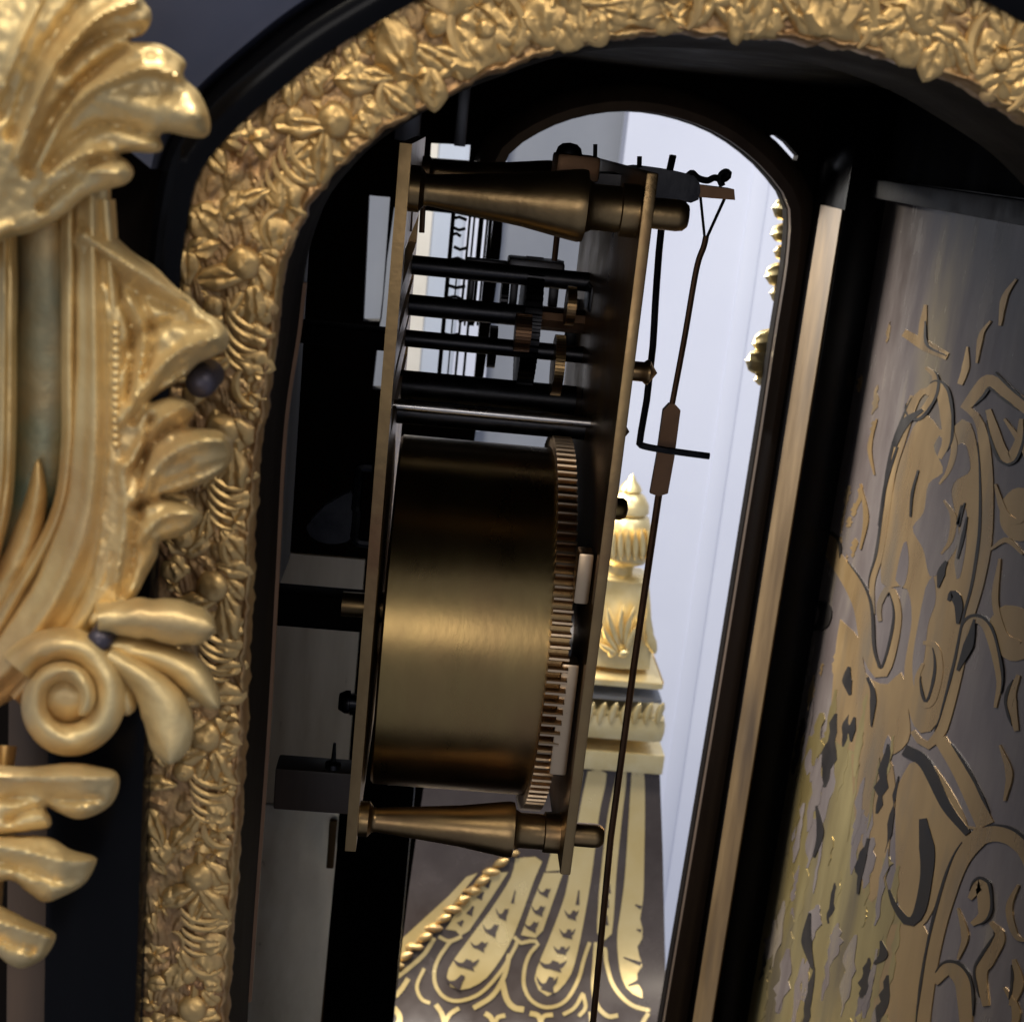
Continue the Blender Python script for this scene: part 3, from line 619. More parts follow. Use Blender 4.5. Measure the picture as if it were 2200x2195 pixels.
# ---- gilt corner mount: acanthus above, reeded stem, scroll and falling leaves
c4 = lambda P: [(x * .446, y * .446) for x, y in P]
acan = c4([(-300, -300), (300, -300), (640, -120), (690, 0), (725, 50), (728, 105), (690, 165), (625, 190), (640, 203), (760, 212), (850, 258), (897, 305), (884, 352), (895, 385), (960, 450), (1005, 550), (1012, 630), (980, 664), (900, 658), (800, 638), (768, 662),
           (786, 715), (740, 738), (640, 733), (572, 745), (610, 772), (642, 815), (638, 855), (600, 890), (520, 912), (430, 940), (380, 975), (320, 1030), (200, 1100), (60, 1140), (-300, 1180)])
mount = part('corner_mount', relief(acan, 107, (26, 2.4), [
        (c4([(20, 420), (60, 300), (110, 180), (190, 0), (240, -140)]), 9, 1.1), (c4([(80, 760), (150, 560), (200, 440), (260, 320), (350, 210), (450, 100), (560, 40), (650, 10)]), 10, 1.5),
        (c4([(180, 800), (260, 640), (330, 540), (430, 440), (560, 375), (700, 330), (800, 345), (880, 372)]), 11, 1.6), (c4([(230, 860), (330, 780), (450, 730), (570, 735)]), 10, 1.0), (c4([(200, 930), (300, 860), (420, 820), (560, 830)]), 12, .9),
        (c4([(140, 820), (230, 620), (330, 470), (480, 320), (600, 245)]), 14, -1.5), (c4([(300, 330), (400, 225), (520, 160), (690, 140)]), 14, -1.3), (c4([(60, 640), (110, 450), (180, 290), (290, 130), (380, 20)]), 16, -1.1), (c4([(0, 560), (30, 470), (40, 380)]), 14, -1.0),
        (c4([(240, 800), (360, 670), (520, 600), (760, 660)]), 12, -.9), (c4([(200, 1000), (300, 900), (470, 770), (570, 750)]), 12, -1.1), (c4([(400, 440), (520, 470), (700, 520), (960, 560)]), 26, .8)],
        [(300, 110, 70, 1.2), (400, 240, 80, 1.6), (60, 120, 120, 1.6), (40, 480, 120, -2.2)], thick=6.0, rough=.35, seed=3), 'pale_gilt', case,
        label='pale gilt bronze acanthus and scroll mount on the case corner')
leafo = [(150, 520), (172, 462), (235, 498), (290, 545), (335, 575), (375, 615), (412, 642), (436, 668), (470, 688), (491, 718), (487, 748), (462, 764), (426, 780), (395, 811), (345, 842), (322, 864), (365, 853), (403, 861), (422, 880), (404, 914),
         (424, 920), (472, 925), (496, 945), (500, 976), (484, 1008), (441, 1038), (384, 1057), (348, 1067), (403, 1083), (435, 1106), (422, 1130), (384, 1153), (345, 1164), (338, 1195), (315, 1237), (295, 1276), (276, 1295), (240, 1340), (180, 1340), (200, 1150), (222, 900), (210, 650)]
part('side_leaf', relief(leafo, 111.5, (20, 2.0), [
        ([(180, 505), (250, 552), (320, 598), (385, 636)], 14, 1.3), ([(205, 560), (262, 610), (330, 640), (400, 672)], 16, -1.2), ([(262, 900), (310, 830), (380, 757), (470, 722)], 13, 1.3), ([(285, 905), (350, 825), (410, 785), (455, 752)], 10, -.9),
        ([(255, 780), (300, 720), (370, 690), (440, 700)], 12, -1.0), ([(250, 620), (285, 720), (275, 860)], 9, -1.2), ([(300, 640), (330, 720), (310, 810)], 9, -.8), ([(275, 640), (308, 720), (292, 850)], 8, .7), ([(275, 1000), (330, 915), (395, 872)], 12, 1.1),
        ([(290, 1010), (350, 930), (400, 915)], 8, -1.1), ([(290, 1070), (350, 990), (420, 950), (480, 945)], 16, 1.4), ([(300, 1085), (360, 1040), (440, 1010), (490, 990)], 9, -.5), ([(300, 1110), (306, 1000), (325, 900)], 9, -1.3), ([(300, 1160), (350, 1110), (420, 1100)], 12, 1.0),
        ([(290, 1090), (330, 1076), (352, 1068)], 8, -1.3), ([(262, 1000), (268, 1120), (250, 1250)], 12, .8), ([(290, 1130), (285, 1210), (262, 1280)], 9, -.7)],
        [(450, 730, 40, 1.2), (440, 965, 45, 1.2), (330, 1220, 60, -1.0)], step=6.0, thick=5.0, rough=.35, seed=9), 'pale_gilt', mount)
LB = [  # name, centre line, widths, depth, bulge, ridges, extra
    ('backing', [(60, 420), (110, 800), (110, 1100), (60, 1320), (20, 1500)], [330, 330, 320, 300, 200], 117.5, 1.5, (), dict(tip=0)),
    ('reed', [(10, 430), (8, 760), (0, 1050), (-40, 1250)], [60, 56, 56, 60], 113, 2.6, ((3, .3),), dict(tip=0)),
    ('hollow', [(85, 430), (88, 700), (85, 900), (70, 1060), (20, 1220), (-40, 1330)], [110, 110, 110, 100, 90, 80], 114.5, 0.8, (), dict(tip=0)),
    ('hollow_tongue', [(82, 985), (76, 1080), (40, 1200), (-30, 1330)], [24, 56, 72, 90], 113.2, 1.6, (), dict(tip=0, root=.2)),
    ('reed', [(150, 420), (149, 760), (147, 980), (120, 1120), (40, 1270), (-30, 1390)], [40, 38, 36, 36, 40, 44], 112.2, 2.2, (), dict(tip=0)),
    ('reed', [(196, 400), (203, 760), (201, 980), (178, 1140), (110, 1300), (10, 1440), (-40, 1480)], [80, 82, 82, 104, 120, 124, 110], 111, 2.0, ((2, .4),), dict(tip=0)),
    ('reed', [(225, 430), (248, 760), (252, 1000), (234, 1180), (184, 1320), (94, 1430), (30, 1500)], [44, 44, 60, 84, 84, 76, 50], 111.6, 2.2, (), dict(tip=0)),
    ('leaf_lobe', [(210, 1330), (300, 1328), (390, 1338), (464, 1352)], [70, 84, 98, 84], 107.8, 2.6, (), dict(curl=1.0, tip=.25)),
    ('leaf_lobe', [(220, 1385), (320, 1410), (400, 1442), (470, 1522)], [60, 70, 84, 62], 109.2, 2.4, (), dict(curl=.6, tip=.3)),
    ('leaf_lobe', [(230, 1410), (310, 1460), (360, 1540), (366, 1642)], [60, 76, 112, 98], 108.0, 2.4, (), dict(curl=.8, tip=.3)),
    ('leaf_lobe', [(215, 1430), (255, 1480), (278, 1536)], [60, 66, 44], 109.2, 2.2, (), {}),
    ('stem', [(-10, 1600), (-20, 1800), (-40, 2000), (-60, 2200)], [90, 76, 70, 66], 111.0, 2.6, ((3, .3),), dict(tip=0)),
]
for nm, P, w, Y, b, rd, kw in LB:
    part(nm, lobe(P, w, Y, b, kw.pop('thick', 4.0), ridges=rd, **{**dict(n=34, m=22), **kw}), 'verdigris' if nm == 'hollow' else 'pale_gilt', mount)
for q, (ol, rd, dm) in enumerate((
        ([(-60, 1638), (60, 1646), (150, 1638), (205, 1645), (250, 1658), (256, 1690), (240, 1726), (205, 1750), (165, 1759), (128, 1746), (98, 1732), (112, 1766), (84, 1782), (-60, 1785)],
         [([(-40, 1665), (80, 1672), (180, 1670), (245, 1668)], 16, 1.2), ([(-20, 1715), (70, 1712), (150, 1718), (215, 1715)], 12, -1.0), ([(20, 1760), (60, 1740), (100, 1730)], 10, -1.0)], [(190, 1700, 45, 1.4)]),
        ([(-60, 1790), (60, 1794), (112, 1800), (152, 1824), (200, 1838), (207, 1852), (182, 1897), (132, 1926), (95, 1937), (60, 1916), (20, 1890), (-60, 1905)],
         [([(-40, 1815), (60, 1830), (140, 1850), (200, 1848)], 14, 1.2), ([(0, 1850), (60, 1868), (120, 1890), (165, 1890)], 12, -.9)], [(120, 1880, 45, 1.3)]),
        ([(-60, 1935), (0, 1945), (60, 1975), (110, 1998), (120, 2014), (96, 2056), (50, 2079), (18, 2070), (-12, 2050), (-60, 2065)],
         [([(-40, 1970), (30, 1990), (110, 2012)], 13, 1.2), ([(-20, 2010), (30, 2030), (70, 2040)], 11, -.8)], [(50, 2035, 35, 1.1)]))):
    part('falling_leaf', relief(ol, 107.5, (24, 2.6), rd, dm, step=6.0, thick=5.0, rough=.35, seed=31 + q), 'pale_gilt', mount)
# volute
sp = []
for q in np.linspace(0, 1, 60):
    a = math.radians(-150 + 560 * q); r = 128 - 84 * q ** .8
    sp.append((142 + r * math.cos(a) * .93, 1502 + r * math.sin(a), -1.5 * q))
part('volute', lobe(sp, [84, 88, 80, 66, 50, 36], 108.0, 3.0, 5.0, tip=.05, n=90, m=16), 'pale_gilt', mount)
part('volute_eye', lobe([(70, 1505), (140, 1502), (205, 1500)], [130, 150, 130], 109.5, 3.6, 5.0, tip=.45, root=.45, n=20, m=16), 'pale_gilt', mount)
for q in range(16):                         # row of small beads beside the reeds
    v = 700 + q * 17; part('bead', lathe(PY(249, v, 109.3), (0, -1, 0), [(-.4, .36), (0, .36), (.2, .28), (.33, .12), (.36, .01)], 10), 'pale_gilt', mount)
def dark_stud(u, v, Y, r):
    p = PY(u, v, Y); rr = r * Y / FP
    part('dark_stud', lathe(p, (0, -1, 0), [(-4, rr), (0, rr), (rr * .5, rr * .85), (rr * .8, rr * .5), (rr * .9, .01)], 18), 'screw', mount)
dark_stud(215, 1374, 106.5, 29); dark_stud(432, 822, 114, 34)  # a dark nail, then a dark stud added for the shade in a hole

# ================================================================== movement
YM0, YM1 = 200.0, 288.0
mv = thing('clock_movement', 'brass clock movement with spring barrel between two plates inside the case', 'clock movement', (0, 240, Z0 - 130))
xf = (PY(868, 330, YM0)[0] + PY(757, 1800, YM0)[0]) / 2; xbk = (PY(1402, 400, YM0)[0] + PY(1222, 1800, YM0)[0]) / 2
zp1 = PY(870, 308, YM0)[2]; zp0 = PY(752, 1828, YM0)[2]
tp = 1.7
za = [PY(1100, v, 262)[2] for v in (470, 590, 676, 748, 850)]
wins = [[(207, b + 2.3), (284, b + 2.3), (284, a - 2.3), (207, a - 2.3)] for a, b in zip(za[:-1], za[1:])]
fpl = part('front_plate', prism([(YM0, zp0), (YM1, zp0), (YM1, zp1), (YM0, zp1)], wins, lambda a, b, d: (d, a, b), xf - tp / 2, xf + tp / 2), 'dbrass', mv, smooth=False)
bpl = part('back_plate', box(xbk - tp / 2, xbk + tp / 2, YM0, YM1, zp0 - 1.5, zp1 - 0.5, 0.25), 'dbrass', mv)
gap = xbk - xf
PIL = [(-.9, 2.9), (tp / 2, 2.9), (tp / 2, 3.1), (2.3, 3.1), (2.6, 2.7), (3.0, 2.2), (3.6, 2.1), (gap * .25, 2.65), (gap * .5, 3.6), (gap * .70, 4.75), (gap * .735, 4.9), (gap * .755, 4.8), (gap * .765, 3.6), (gap * .79, 3.1),
       (gap * .9, 3.1), (gap * .905, 3.6), (gap - tp / 2, 3.6), (gap - tp / 2 + .01, 2.1), (gap + 1.2, 2.1), (gap + 5.0, 2.15), (gap + 6.0, 2.0), (gap + 6.6, 1.5), (gap + 6.8, .01)]
zpt = PY(1485, 466, YM0 + 6)[2]; zpb = PY(1000, 1768, YM0 + 9)[2]
for y, z, s_ in ((YM0 + 5.5, zpt, 1.06), (YM0 + 8, zpb, .93), (YM1 - 8, zpt, .9), (YM1 - 8, zpb, .9)):
    part('pillar', lathe((xf, y, z), (1, 0, 0), [(a, r * s_) for a, r in PIL], 40), 'dbrass', mv)
# going barrel
Yc = 235.0; ang = math.radians(19.7); Zc = Z0 - Yc * math.tan(ang); Rt, Rb = 33.4, 30.8
xb0 = xf + gap * .055; xb1 = PY(1197, 1250, Yc - 30)[0]; xt1 = xb1 + 3.2
brl = part('barrel', lathe((xb0, Yc, Zc), (1, 0, 0), [(0, 3), (0, Rb - .5), (.4, Rb), (xb1 - xb0 - .1, Rb), (xb1 - xb0, Rb - .3), (xb1 - xb0, 3)], 128), 'barrel', mv)
part('toothed_rim', lathe((xb1 - .2, Yc, Zc), (1, 0, 0), [(0, 3), (0, Rt - 2.4), (xt1 - xb1, Rt - 2.4), (xt1 - xb1, 3)], 128), 'dbrass', brl)
NTE = 112
tv, tf = [], []
for x in (0.0, xt1 - xb1):
    for (h, w) in ((-.6, .52), (1.3, .48), (2.1, .34), (2.4, .18), (2.4, -.18), (2.1, -.34), (1.3, -.48), (-.6, -.52)): tv.append((x * S, w * S, h * S))
tf = [tuple(range(7, -1, -1)), tuple(range(8, 16))] + [(i, (i + 1) % 8, 8 + (i + 1) % 8, 8 + i) for i in range(8)]
tmesh = mesh('tooth', tv, tf, 'tooth', smooth=False)
for k in range(NTE):
    a = 2 * math.pi * k / NTE
    m4 = Matrix.Translation((xb1 - .2, Yc + math.sin(a) * (Rt - 2.4), Zc + math.cos(a) * (Rt - 2.4))) @ Matrix.Rotation(-a, 4, 'X')
    inst('tooth', tmesh, brl, m4)
part('barrel_arbor', lathe((xf - 6, Yc, Zc), (1, 0, 0), [(0, 2.2), (5, 2.2), (5.1, 2.8), (gap + 9, 2.8), (gap + 9.1, 2.2), (gap + 11.5, 2.0), (gap + 12, .01)], 20), 'dbrass', mv)
part('ratchet_wheel', lathe((xt1 + 1.2, Yc - 2, Zc), (1, 0, 0), [(0, 2), (0, 13), (1.6, 13), (1.6, 2)], 60), 'bright_steel', mv)
part('click_bar', box(xbk - 4.2, xbk - 1.4, YM0 + 3, YM0 + 7, PY(1200, 1660, YM0 + 4)[2], PY(1200, 1420, YM0 + 4)[2], .5), 'tooth', mv)
part('click_bar', box(xbk - 3.6, xbk - 1.2, YM0 + 3, YM0 + 7, PY(1200, 1290, YM0 + 4)[2], PY(1200, 1180, YM0 + 4)[2], .5), 'tooth', mv)
# going train: arbors lie along the movement, wheels stand edge-on
def xz(u, v, Y): p = PY(u, v, Y); return p[0], p[2]
def arbor(name, v_mid, Y, r, m, x0=None, x1=None, u=1100):
    z = PY(u, v_mid, Y)[2]
    return part(name, lathe((x0 if x0 is not None else xf, Y, z), (1, 0, 0), [(0, r), (0.01, r), ((x1 if x1 is not None else xbk) - (x0 if x0 is not None else xf), r)], 16), m, mv), z
def wheel(u, vtop, vbot, Y, t, m, name='wheel', teeth=60):
    x, z1 = xz(u, vtop, Y); z0 = PY(u, vbot, Y)[2]; zc = (z0 + z1) / 2; R = (z1 - z0) / 2
    w = part(name, lathe((x - t / 2, Y, zc), (1, 0, 0), [(0, 1.5), (0, R - .8), (0.02, R - .7), (t, R - .7), (t, 1.5)], 72), m, mv)
    V, Fc = [], []
    for k in range(teeth):
        a = 2 * math.pi * k / teeth; ca, sa = math.cos(a), math.sin(a); g = []
        for xx in (x - t / 2, x + t / 2):
            for h, q in ((R - 1.0, .5), (R, .25), (R, -.25), (R - 1.0, -.5)):
                g.append((xx, Y + sa * h + ca * q, zc + ca * h - sa * q))
        Fc += [tuple(i + len(V) for i in f) for f in ((3, 2, 1, 0), (4, 5, 6, 7), (0, 1, 5, 4), (1, 2, 6, 5), (2, 3, 7, 6), (3, 0, 4, 7))]; V += g
    part('wheel_teeth', (V, Fc), m, w, smooth=False)
    return w
arbor('arbor', 590, 262, 1.8, 'steel'); arbor('arbor', 676, 262, 2.0, 'steel'); arbor('arbor', 748, 258, 1.6, 'steel')
arbor('arbor', 893, 232, .9, 'bright_steel'); arbor('arbor', 905, 240, 2.2, 'steel'); arbor('arbor', 850, 262, 3.0, 'steel')
part('pinion', lathe((PY(1155, 680, 262)[0], 262, PY(1155, 682, 262)[2]), (1, 0, 0), [(0, 1), (0, 2.3), (14, 2.3), (14, 1)], 10), 'copper', mv, smooth=False)
wheel(1150, 552, 842, 268, 3.2, 'steel'); wheel(1127, 674, 756, 250, 2.8, 'copper', teeth=36); wheel(1298, 602, 842, 264, 2.6, 'steel'); wheel(1325, 660, 930, 252, 2.2, 'copper')
wheel(1275, 690, 905, 275, 3.6, 'steel'); wheel(1230, 615, 700, 246, 1.6, 'dbrass', teeth=40); wheel(1205, 720, 850, 256, 1.8, 'dbrass', teeth=56); wheel(1062, 700, 790, 262, 1.5, 'steel', teeth=32); wheel(1087, 600, 690, 272, 1.4, 'steel', teeth=30)
x, z = xz(1180, 566, 266); part('cock', box(PY(1090, 575, 266)[0], PY(1210, 575, 266)[0], 262, 270, PY(1150, 592, 266)[2], PY(1150, 556, 266)[2], .6), 'steel', mv)
for u0, u1, v0, v1, Y in ((1000, 1092, 552, 578, 270), (1096, 1112, 560, 692, 271), (1262, 1345, 690, 838, 272), (1004, 1018, 570, 690, 270), (1215, 1240, 640, 770, 274), (1180, 1200, 585, 660, 270)):
    part('lever', box(PY(u0, (v0 + v1) / 2, Y)[0], PY(u1, (v0 + v1) / 2, Y)[0], Y - 1.2, Y + 1.2, PY(u0, v1, Y)[2], PY(u0, v0, Y)[2], .4), 'steel', mv)
part('pin', tube([PY(1191, 560, 258), PY(1197, 505, 258)], .55, 8), 'copper', mv)
part('pin', tube([PY(1195, 560, 266), PY(1193, 590, 266)], 1.5, 8), 'steel', mv)
part('spring_post', box(PY(1312, 520, 280)[0], PY(1328, 520, 280)[0], 279, 281, PY(1320, 610, 280)[2], PY(1320, 430, 280)[2], .2), 'pale', mv)
part('spring_post', box(PY(1332, 520, 280)[0], PY(1356, 520, 280)[0], 279, 281, PY(1320, 612, 280)[2], PY(1320, 430, 280)[2], .2), 'bluegrey', mv)
part('stop_block', box(PY(1260, 650, 256)[0], PY(1350, 650, 256)[0], 252, 262, PY(1300, 672, 256)[2], PY(1300, 612, 256)[2], 1.0), 'steel', mv)
for u, v0, v1 in ((879, 415, 497), (906, 415, 500)):
    part('hanging_pin', tube([PY(u + 4, v0, 225), PY(u, v1, 225)], .45, 8), 'copper', mv)
# things on top of the movement
part('top_block', box(PY(1192, 340, 232)[0], PY(1284, 340, 232)[0], 226, 238, PY(1240, 385, 232)[2], PY(1240, 332, 232)[2], .6), 'copper', mv)
p = PY(1222, 334, 232); part('top_knob', lathe(p - [0, 0, 1], (0, 0, 1), [(0, 2.2), (1.2, 2.2), (2.2, 1.9), (2.8, 1.2), (3.0, .01)], 24), 'steel', mv)
for u, v0, v1, r in ((1279, 370, 310, .35), (1374, 375, 336, .4)): part('pin', tube([PY(u - 1, v0, 232), PY(u, v1, 232)], r, 8), 'steel', mv)
part('suspension_cock', prism(subdiv([(1270, 370), (1340, 372), (1358, 358), (1400, 360), (1470, 372), (1490, 390), (1488, 425), (1465, 432), (1440, 424), (1420, 440), (1270, 440)], 3), [], lambda a, b, d: PY(a, b, 236) * [1, 0, 1] + [0, d, 0], 230, 244), 'steel', mv)
part('suspension_bar', prism([(1478, 392), (1512, 398), (1570, 405), (1572, 428), (1520, 424), (1478, 420)], [], lambda a, b, d: PY(a, b, 236) * [1, 0, 1] + [0, d, 0], 233, 239), 'copper', mv)
part('hook', tube(smooth_path([PY(1478, 378, 236), PY(1487, 372, 236), PY(1500, 383, 236), PY(1520, 388, 236), PY(1535, 382, 236), PY(1552, 386, 236), PY(1564, 380, 236), PY(1566, 372, 236), PY(1556, 370, 236), PY(1546, 382, 236), PY(1552, 400, 236)], 40), .55, 8), 'steel', mv)
# crutch
cr = [PY(u, v, 243) for u, v in ((1446, 334), (1432, 400), (1421, 480), (1410, 620), (1403, 740), (1394, 830), (1378, 925), (1373, 950), (1377, 956), (1400, 962), (1450, 970), (1524, 980))]
part('crutch', tube(smooth_path(cr, 60), .62, 8), 'steel', mv)
part('crutch_arm', tube([PY(1447, 333, 243), PY(1430, 420, 243)], .95, 6, flat=.5), 'steel', mv)
# studs through the back plate
def stud(name, u0, v0, u1, v1, Y, r, m, pr):
    a, b = PY(u0, v0, Y), PY(u1, v1, Y); b[2] = a[2]; L = b[0] - a[0]
    part(name, lathe(a, (1, 0, 0), [(q * L, k * r) for q, k in pr], 18), m, mv)
stud('pivot_stud', 1352, 796, 1412, 800, 222, 2.0, 'dbrass', ((0, .8), (.5, .8), (.6, 1), (.7, 1), (1, .03)))
stud('pivot_stud', 1335, 926, 1352, 928, 222, 1.0, 'steel', ((0, 1), (.5, 1), (1, .05)))
stud('winding_square', 1300, 1090, 1350, 1094, 222, 1.9, 'barrel', ((0, 1), (.7, 1), (.9, .8), (1, .05)))
# things between the front plate and the dial
def xbar(name, u0, v0, v1, Y, m, x1=xf, dy=6, bev=.5):
    part(name, box(PY(u0, v0, Y)[0], x1, Y - dy / 2, Y + dy / 2, PY(u0, v1, Y)[2], PY(u0, v0, Y)[2], bev), m, mv)
xbar('dial_foot', 596, 1634, 1722, 232, 'brownwood'); xbar('dial_foot', 560, 1258, 1330, 250, 'inner'); xbar('dial_foot', 640, 690, 730, 262, 'inner', dy=8)
part('dial_plate', box(xf - 22, xf - 20.5, 238, YM1 - 2, PY(640, 1330, 250)[2], PY(700, 300, 250)[2], .4), 'inner', mv)
hk = [PY(u, v, 214) for u, v in ((800, 1004), (778, 1004), (771, 1012), (769, 1060), (764, 1090), (768, 1100), (766, 1130), (762, 1150), (770, 1164), (796, 1168))]
part('rack_hook', tube(smooth_path(hk, 40), .75, 8), 'steel', mv)
part('rack_plate', prism(subdiv([(700, 1080), (760, 1050), (768, 1090), (758, 1150), (700, 1160), (660, 1130)], 3), [], lambda a, b, d: PY(a, b, 232) * [1, 0, 1] + [0, d, 0], 230, 232), 'steel', mv)
stud('plate_screw', 728, 1506, 775, 1510, 212, 1.9, 'steel', ((0, .7), (.3, 1), (.5, 1), (.52, .7), (1, .7)))
part('pin', tube([PY(716, 1640, 226), PY(719, 1596, 226)], [.5, .25], 8), 'steel', mv); p = PY(716, 1638, 226)
part('pin_foot', lathe(p - [0, 0, .8], (0, 0, 1), [(0, 1.5), (.8, 1.4), (1.1, .5), (1.2, .01)], 14), 'steel', mv)

# ================================================================== pendulum
pe = thing('pendulum', 'thin brass pendulum rod with flat widened plate hanging behind the back plate', 'pendulum', tuple(PY(1290, 2200, 250)))
part('suspension_thread', tube([PY(1505, 424, 247), PY(1514, 512, 250)], .28, 6), 'steel', pe)
part('suspension_thread', tube([PY(1558, 424, 247), PY(1518, 512, 250)], .28, 6), 'steel', pe)
rod = part('rod', tube(smooth_path([PY(1517, 508, 250), PY(1512, 530, 250), PY(1496, 580, 250), PY(1470, 730, 250), PY(1444, 868, 250)], 30), .55, 8), 'copper', pe)
part('rod_plate', prism([(1437, 866), (1448, 866), (1461, 880), (1448, 980), (1434, 1058), (1414, 1064), (1396, 1058), (1410, 980), (1424, 880)], [], lambda a, b, d: PY(a, b, 250) * [1, 0, 1] + [0, d, 0], 249.3, 250.7), 'copper', pe)
part('rod', tube([PY(1416, 1058, 250), PY(1362, 1430, 250), PY(1312, 1800, 250), PY(1268, 2260, 250)], .68, 8), 'copper', pe)

# ================================================================== clock seen through the far opening
YC = 760.0
bc = thing('marquetry_clock', 'gilt topped marquetry clock case standing behind the far opening', 'clock', tuple(PY(1200, 2500, YC)))
def cove(v):                                # depth of the flaring front, seen at picture height v
    q = np.clip((v - 1640) / 700.0, 0, 1.3); return YC - 8 - 85 * q ** 2.1
def fcv(u, v, d): return PY(u, v, cove(v) - d)
rows = np.linspace(1640, 2480, 34)
lu = np.interp(rows, [1640, 1750, 1830, 1950, 2100, 2250, 2480], [900, 895, 880, 840, 790, 650, 520]); ru = np.interp(rows, [1640, 1830, 2195, 2480], [1417, 1424, 1432, 1436])
V, Fc = [], []; nc = 14
for i, v in enumerate(rows):
    for j in range(nc): V.append(fcv(lu[i] + (ru[i] - lu[i]) * j / (nc - 1), v, 0))
for i in range(len(rows) - 1):
    for j in range(nc - 1): a = i * nc + j; Fc.append((a, a + 1, a + nc + 1, a + nc))
B0 = len(V)
for i, v in enumerate(rows):                # back edge, closes the sides
    for uu in (lu[i], ru[i]): p = fcv(uu, v, 0); V.append((p[0], YC + 110, p[2]))
for i in range(len(rows) - 1):
    a = B0 + 2 * i; Fc.append((i * nc, (i + 1) * nc, a + 2, a)); Fc.append((i * nc + nc - 1, a + 1, a + 3, (i + 1) * nc + nc - 1)); Fc.append((a, a + 1, a + 3, a + 2))
Fc.append(tuple(range(nc)) + (B0 + 1, B0)); t0 = (len(rows) - 1) * nc; Fc.append(tuple(range(t0, t0 + nc)) + (len(V) - 1, len(V) - 2))
body = part('body', (V, Fc), 'bshell', bc)
K8 = lambda P: [(840 + x * .3106, 1750 + y * .3106) for x, y in P]
FL = [K8([(640, 400), (810, 395), (690, 580), (540, 800), (480, 835), (450, 800), (380, 790), (480, 620)]),
      K8([(860, 300), (1040, 300), (990, 450), (840, 850), (700, 1080), (600, 1170), (480, 1210), (400, 1170), (400, 1060), (560, 830), (700, 640), (830, 430)]),
      K8([(1060, 400), (1190, 400), (1120, 600), (1050, 800), (1000, 850), (900, 830), (980, 600)]),
      K8([(1360, -300), (1490, -300), (1440, 0), (1390, 400), (1340, 700), (1290, 950), (1240, 1110), (1150, 1220), (1070, 1250), (1010, 1190), (1000, 1090), (1100, 840), (1190, 600), (1230, 430), (1300, 0)]),
      K8([(1565, -300), (1630, -300), (1600, 0), (1560, 400), (1540, 700), (1515, 850), (1430, 850), (1435, 600), (1450, 420), (1500, 0)]),
      K8([(1665, -300), (1750, -300), (1750, 400), (1740, 620), (1720, 700), (1740, 780), (1735, 870), (1700, 930), (1740, 1040), (1690, 1120), (1730, 1200), (1750, 1270), (1640, 1210), (1585, 1080), (1565, 850), (1590, 650), (1620, 400)]),
      K8([(600, 400), (300, 780), (20, 1010), (-60, 1060), (-60, 960), (60, 870), (400, 560), (520, 430)]),
      K8([(1290, -300), (1330, -300), (1210, 380), (1070, 390), (1180, 0)])]
def fine(poly, step=9):                     # outline cut fine enough to lie on the cove
    P = np.array(list(poly) + [poly[0]]); out = []
    for a, b in zip(P[:-1], P[1:]):
        k = max(1, int(np.linalg.norm(b - a) / step)); out += [tuple(a + (b - a) * i / k) for i in range(k)]
    return out
def sheet(poly, d0, d1):                    # polygon draped over the cove: cut into horizontal bands first
    bm = bmesh.new(); vs = [bm.verts.new((x, y, 0)) for x, y in poly]
    f = bm.faces.new(vs); y0 = min(p[1] for p in poly); y1 = max(p[1] for p in poly)
    bmesh.ops.triangulate(bm, faces=[f])
    yy = y0 + 14
    while yy < y1:
        g = list(bm.verts) + list(bm.edges) + list(bm.faces); bmesh.ops.bisect_plane(bm, geom=g, plane_co=(0, yy, 0), plane_no=(0, 1, 0)); yy += 14
    r = bmesh.ops.extrude_face_region(bm, geom=list(bm.faces)); up = {v for v in r['geom'] if isinstance(v, bmesh.types.BMVert)}
    bm.verts.index_update(); V = [fcv(v.co.x, v.co.y, d1 if v in up else d0) for v in bm.verts]; Fc = [[v.index for v in f.verts] for f in bm.faces]
    bm.free(); return V, Fc
for p in FL: part('brass_flute', sheet(subdiv(p, 3) if len(p) > 8 else fine(p, 20), -.2, .5), 'binlay', body)
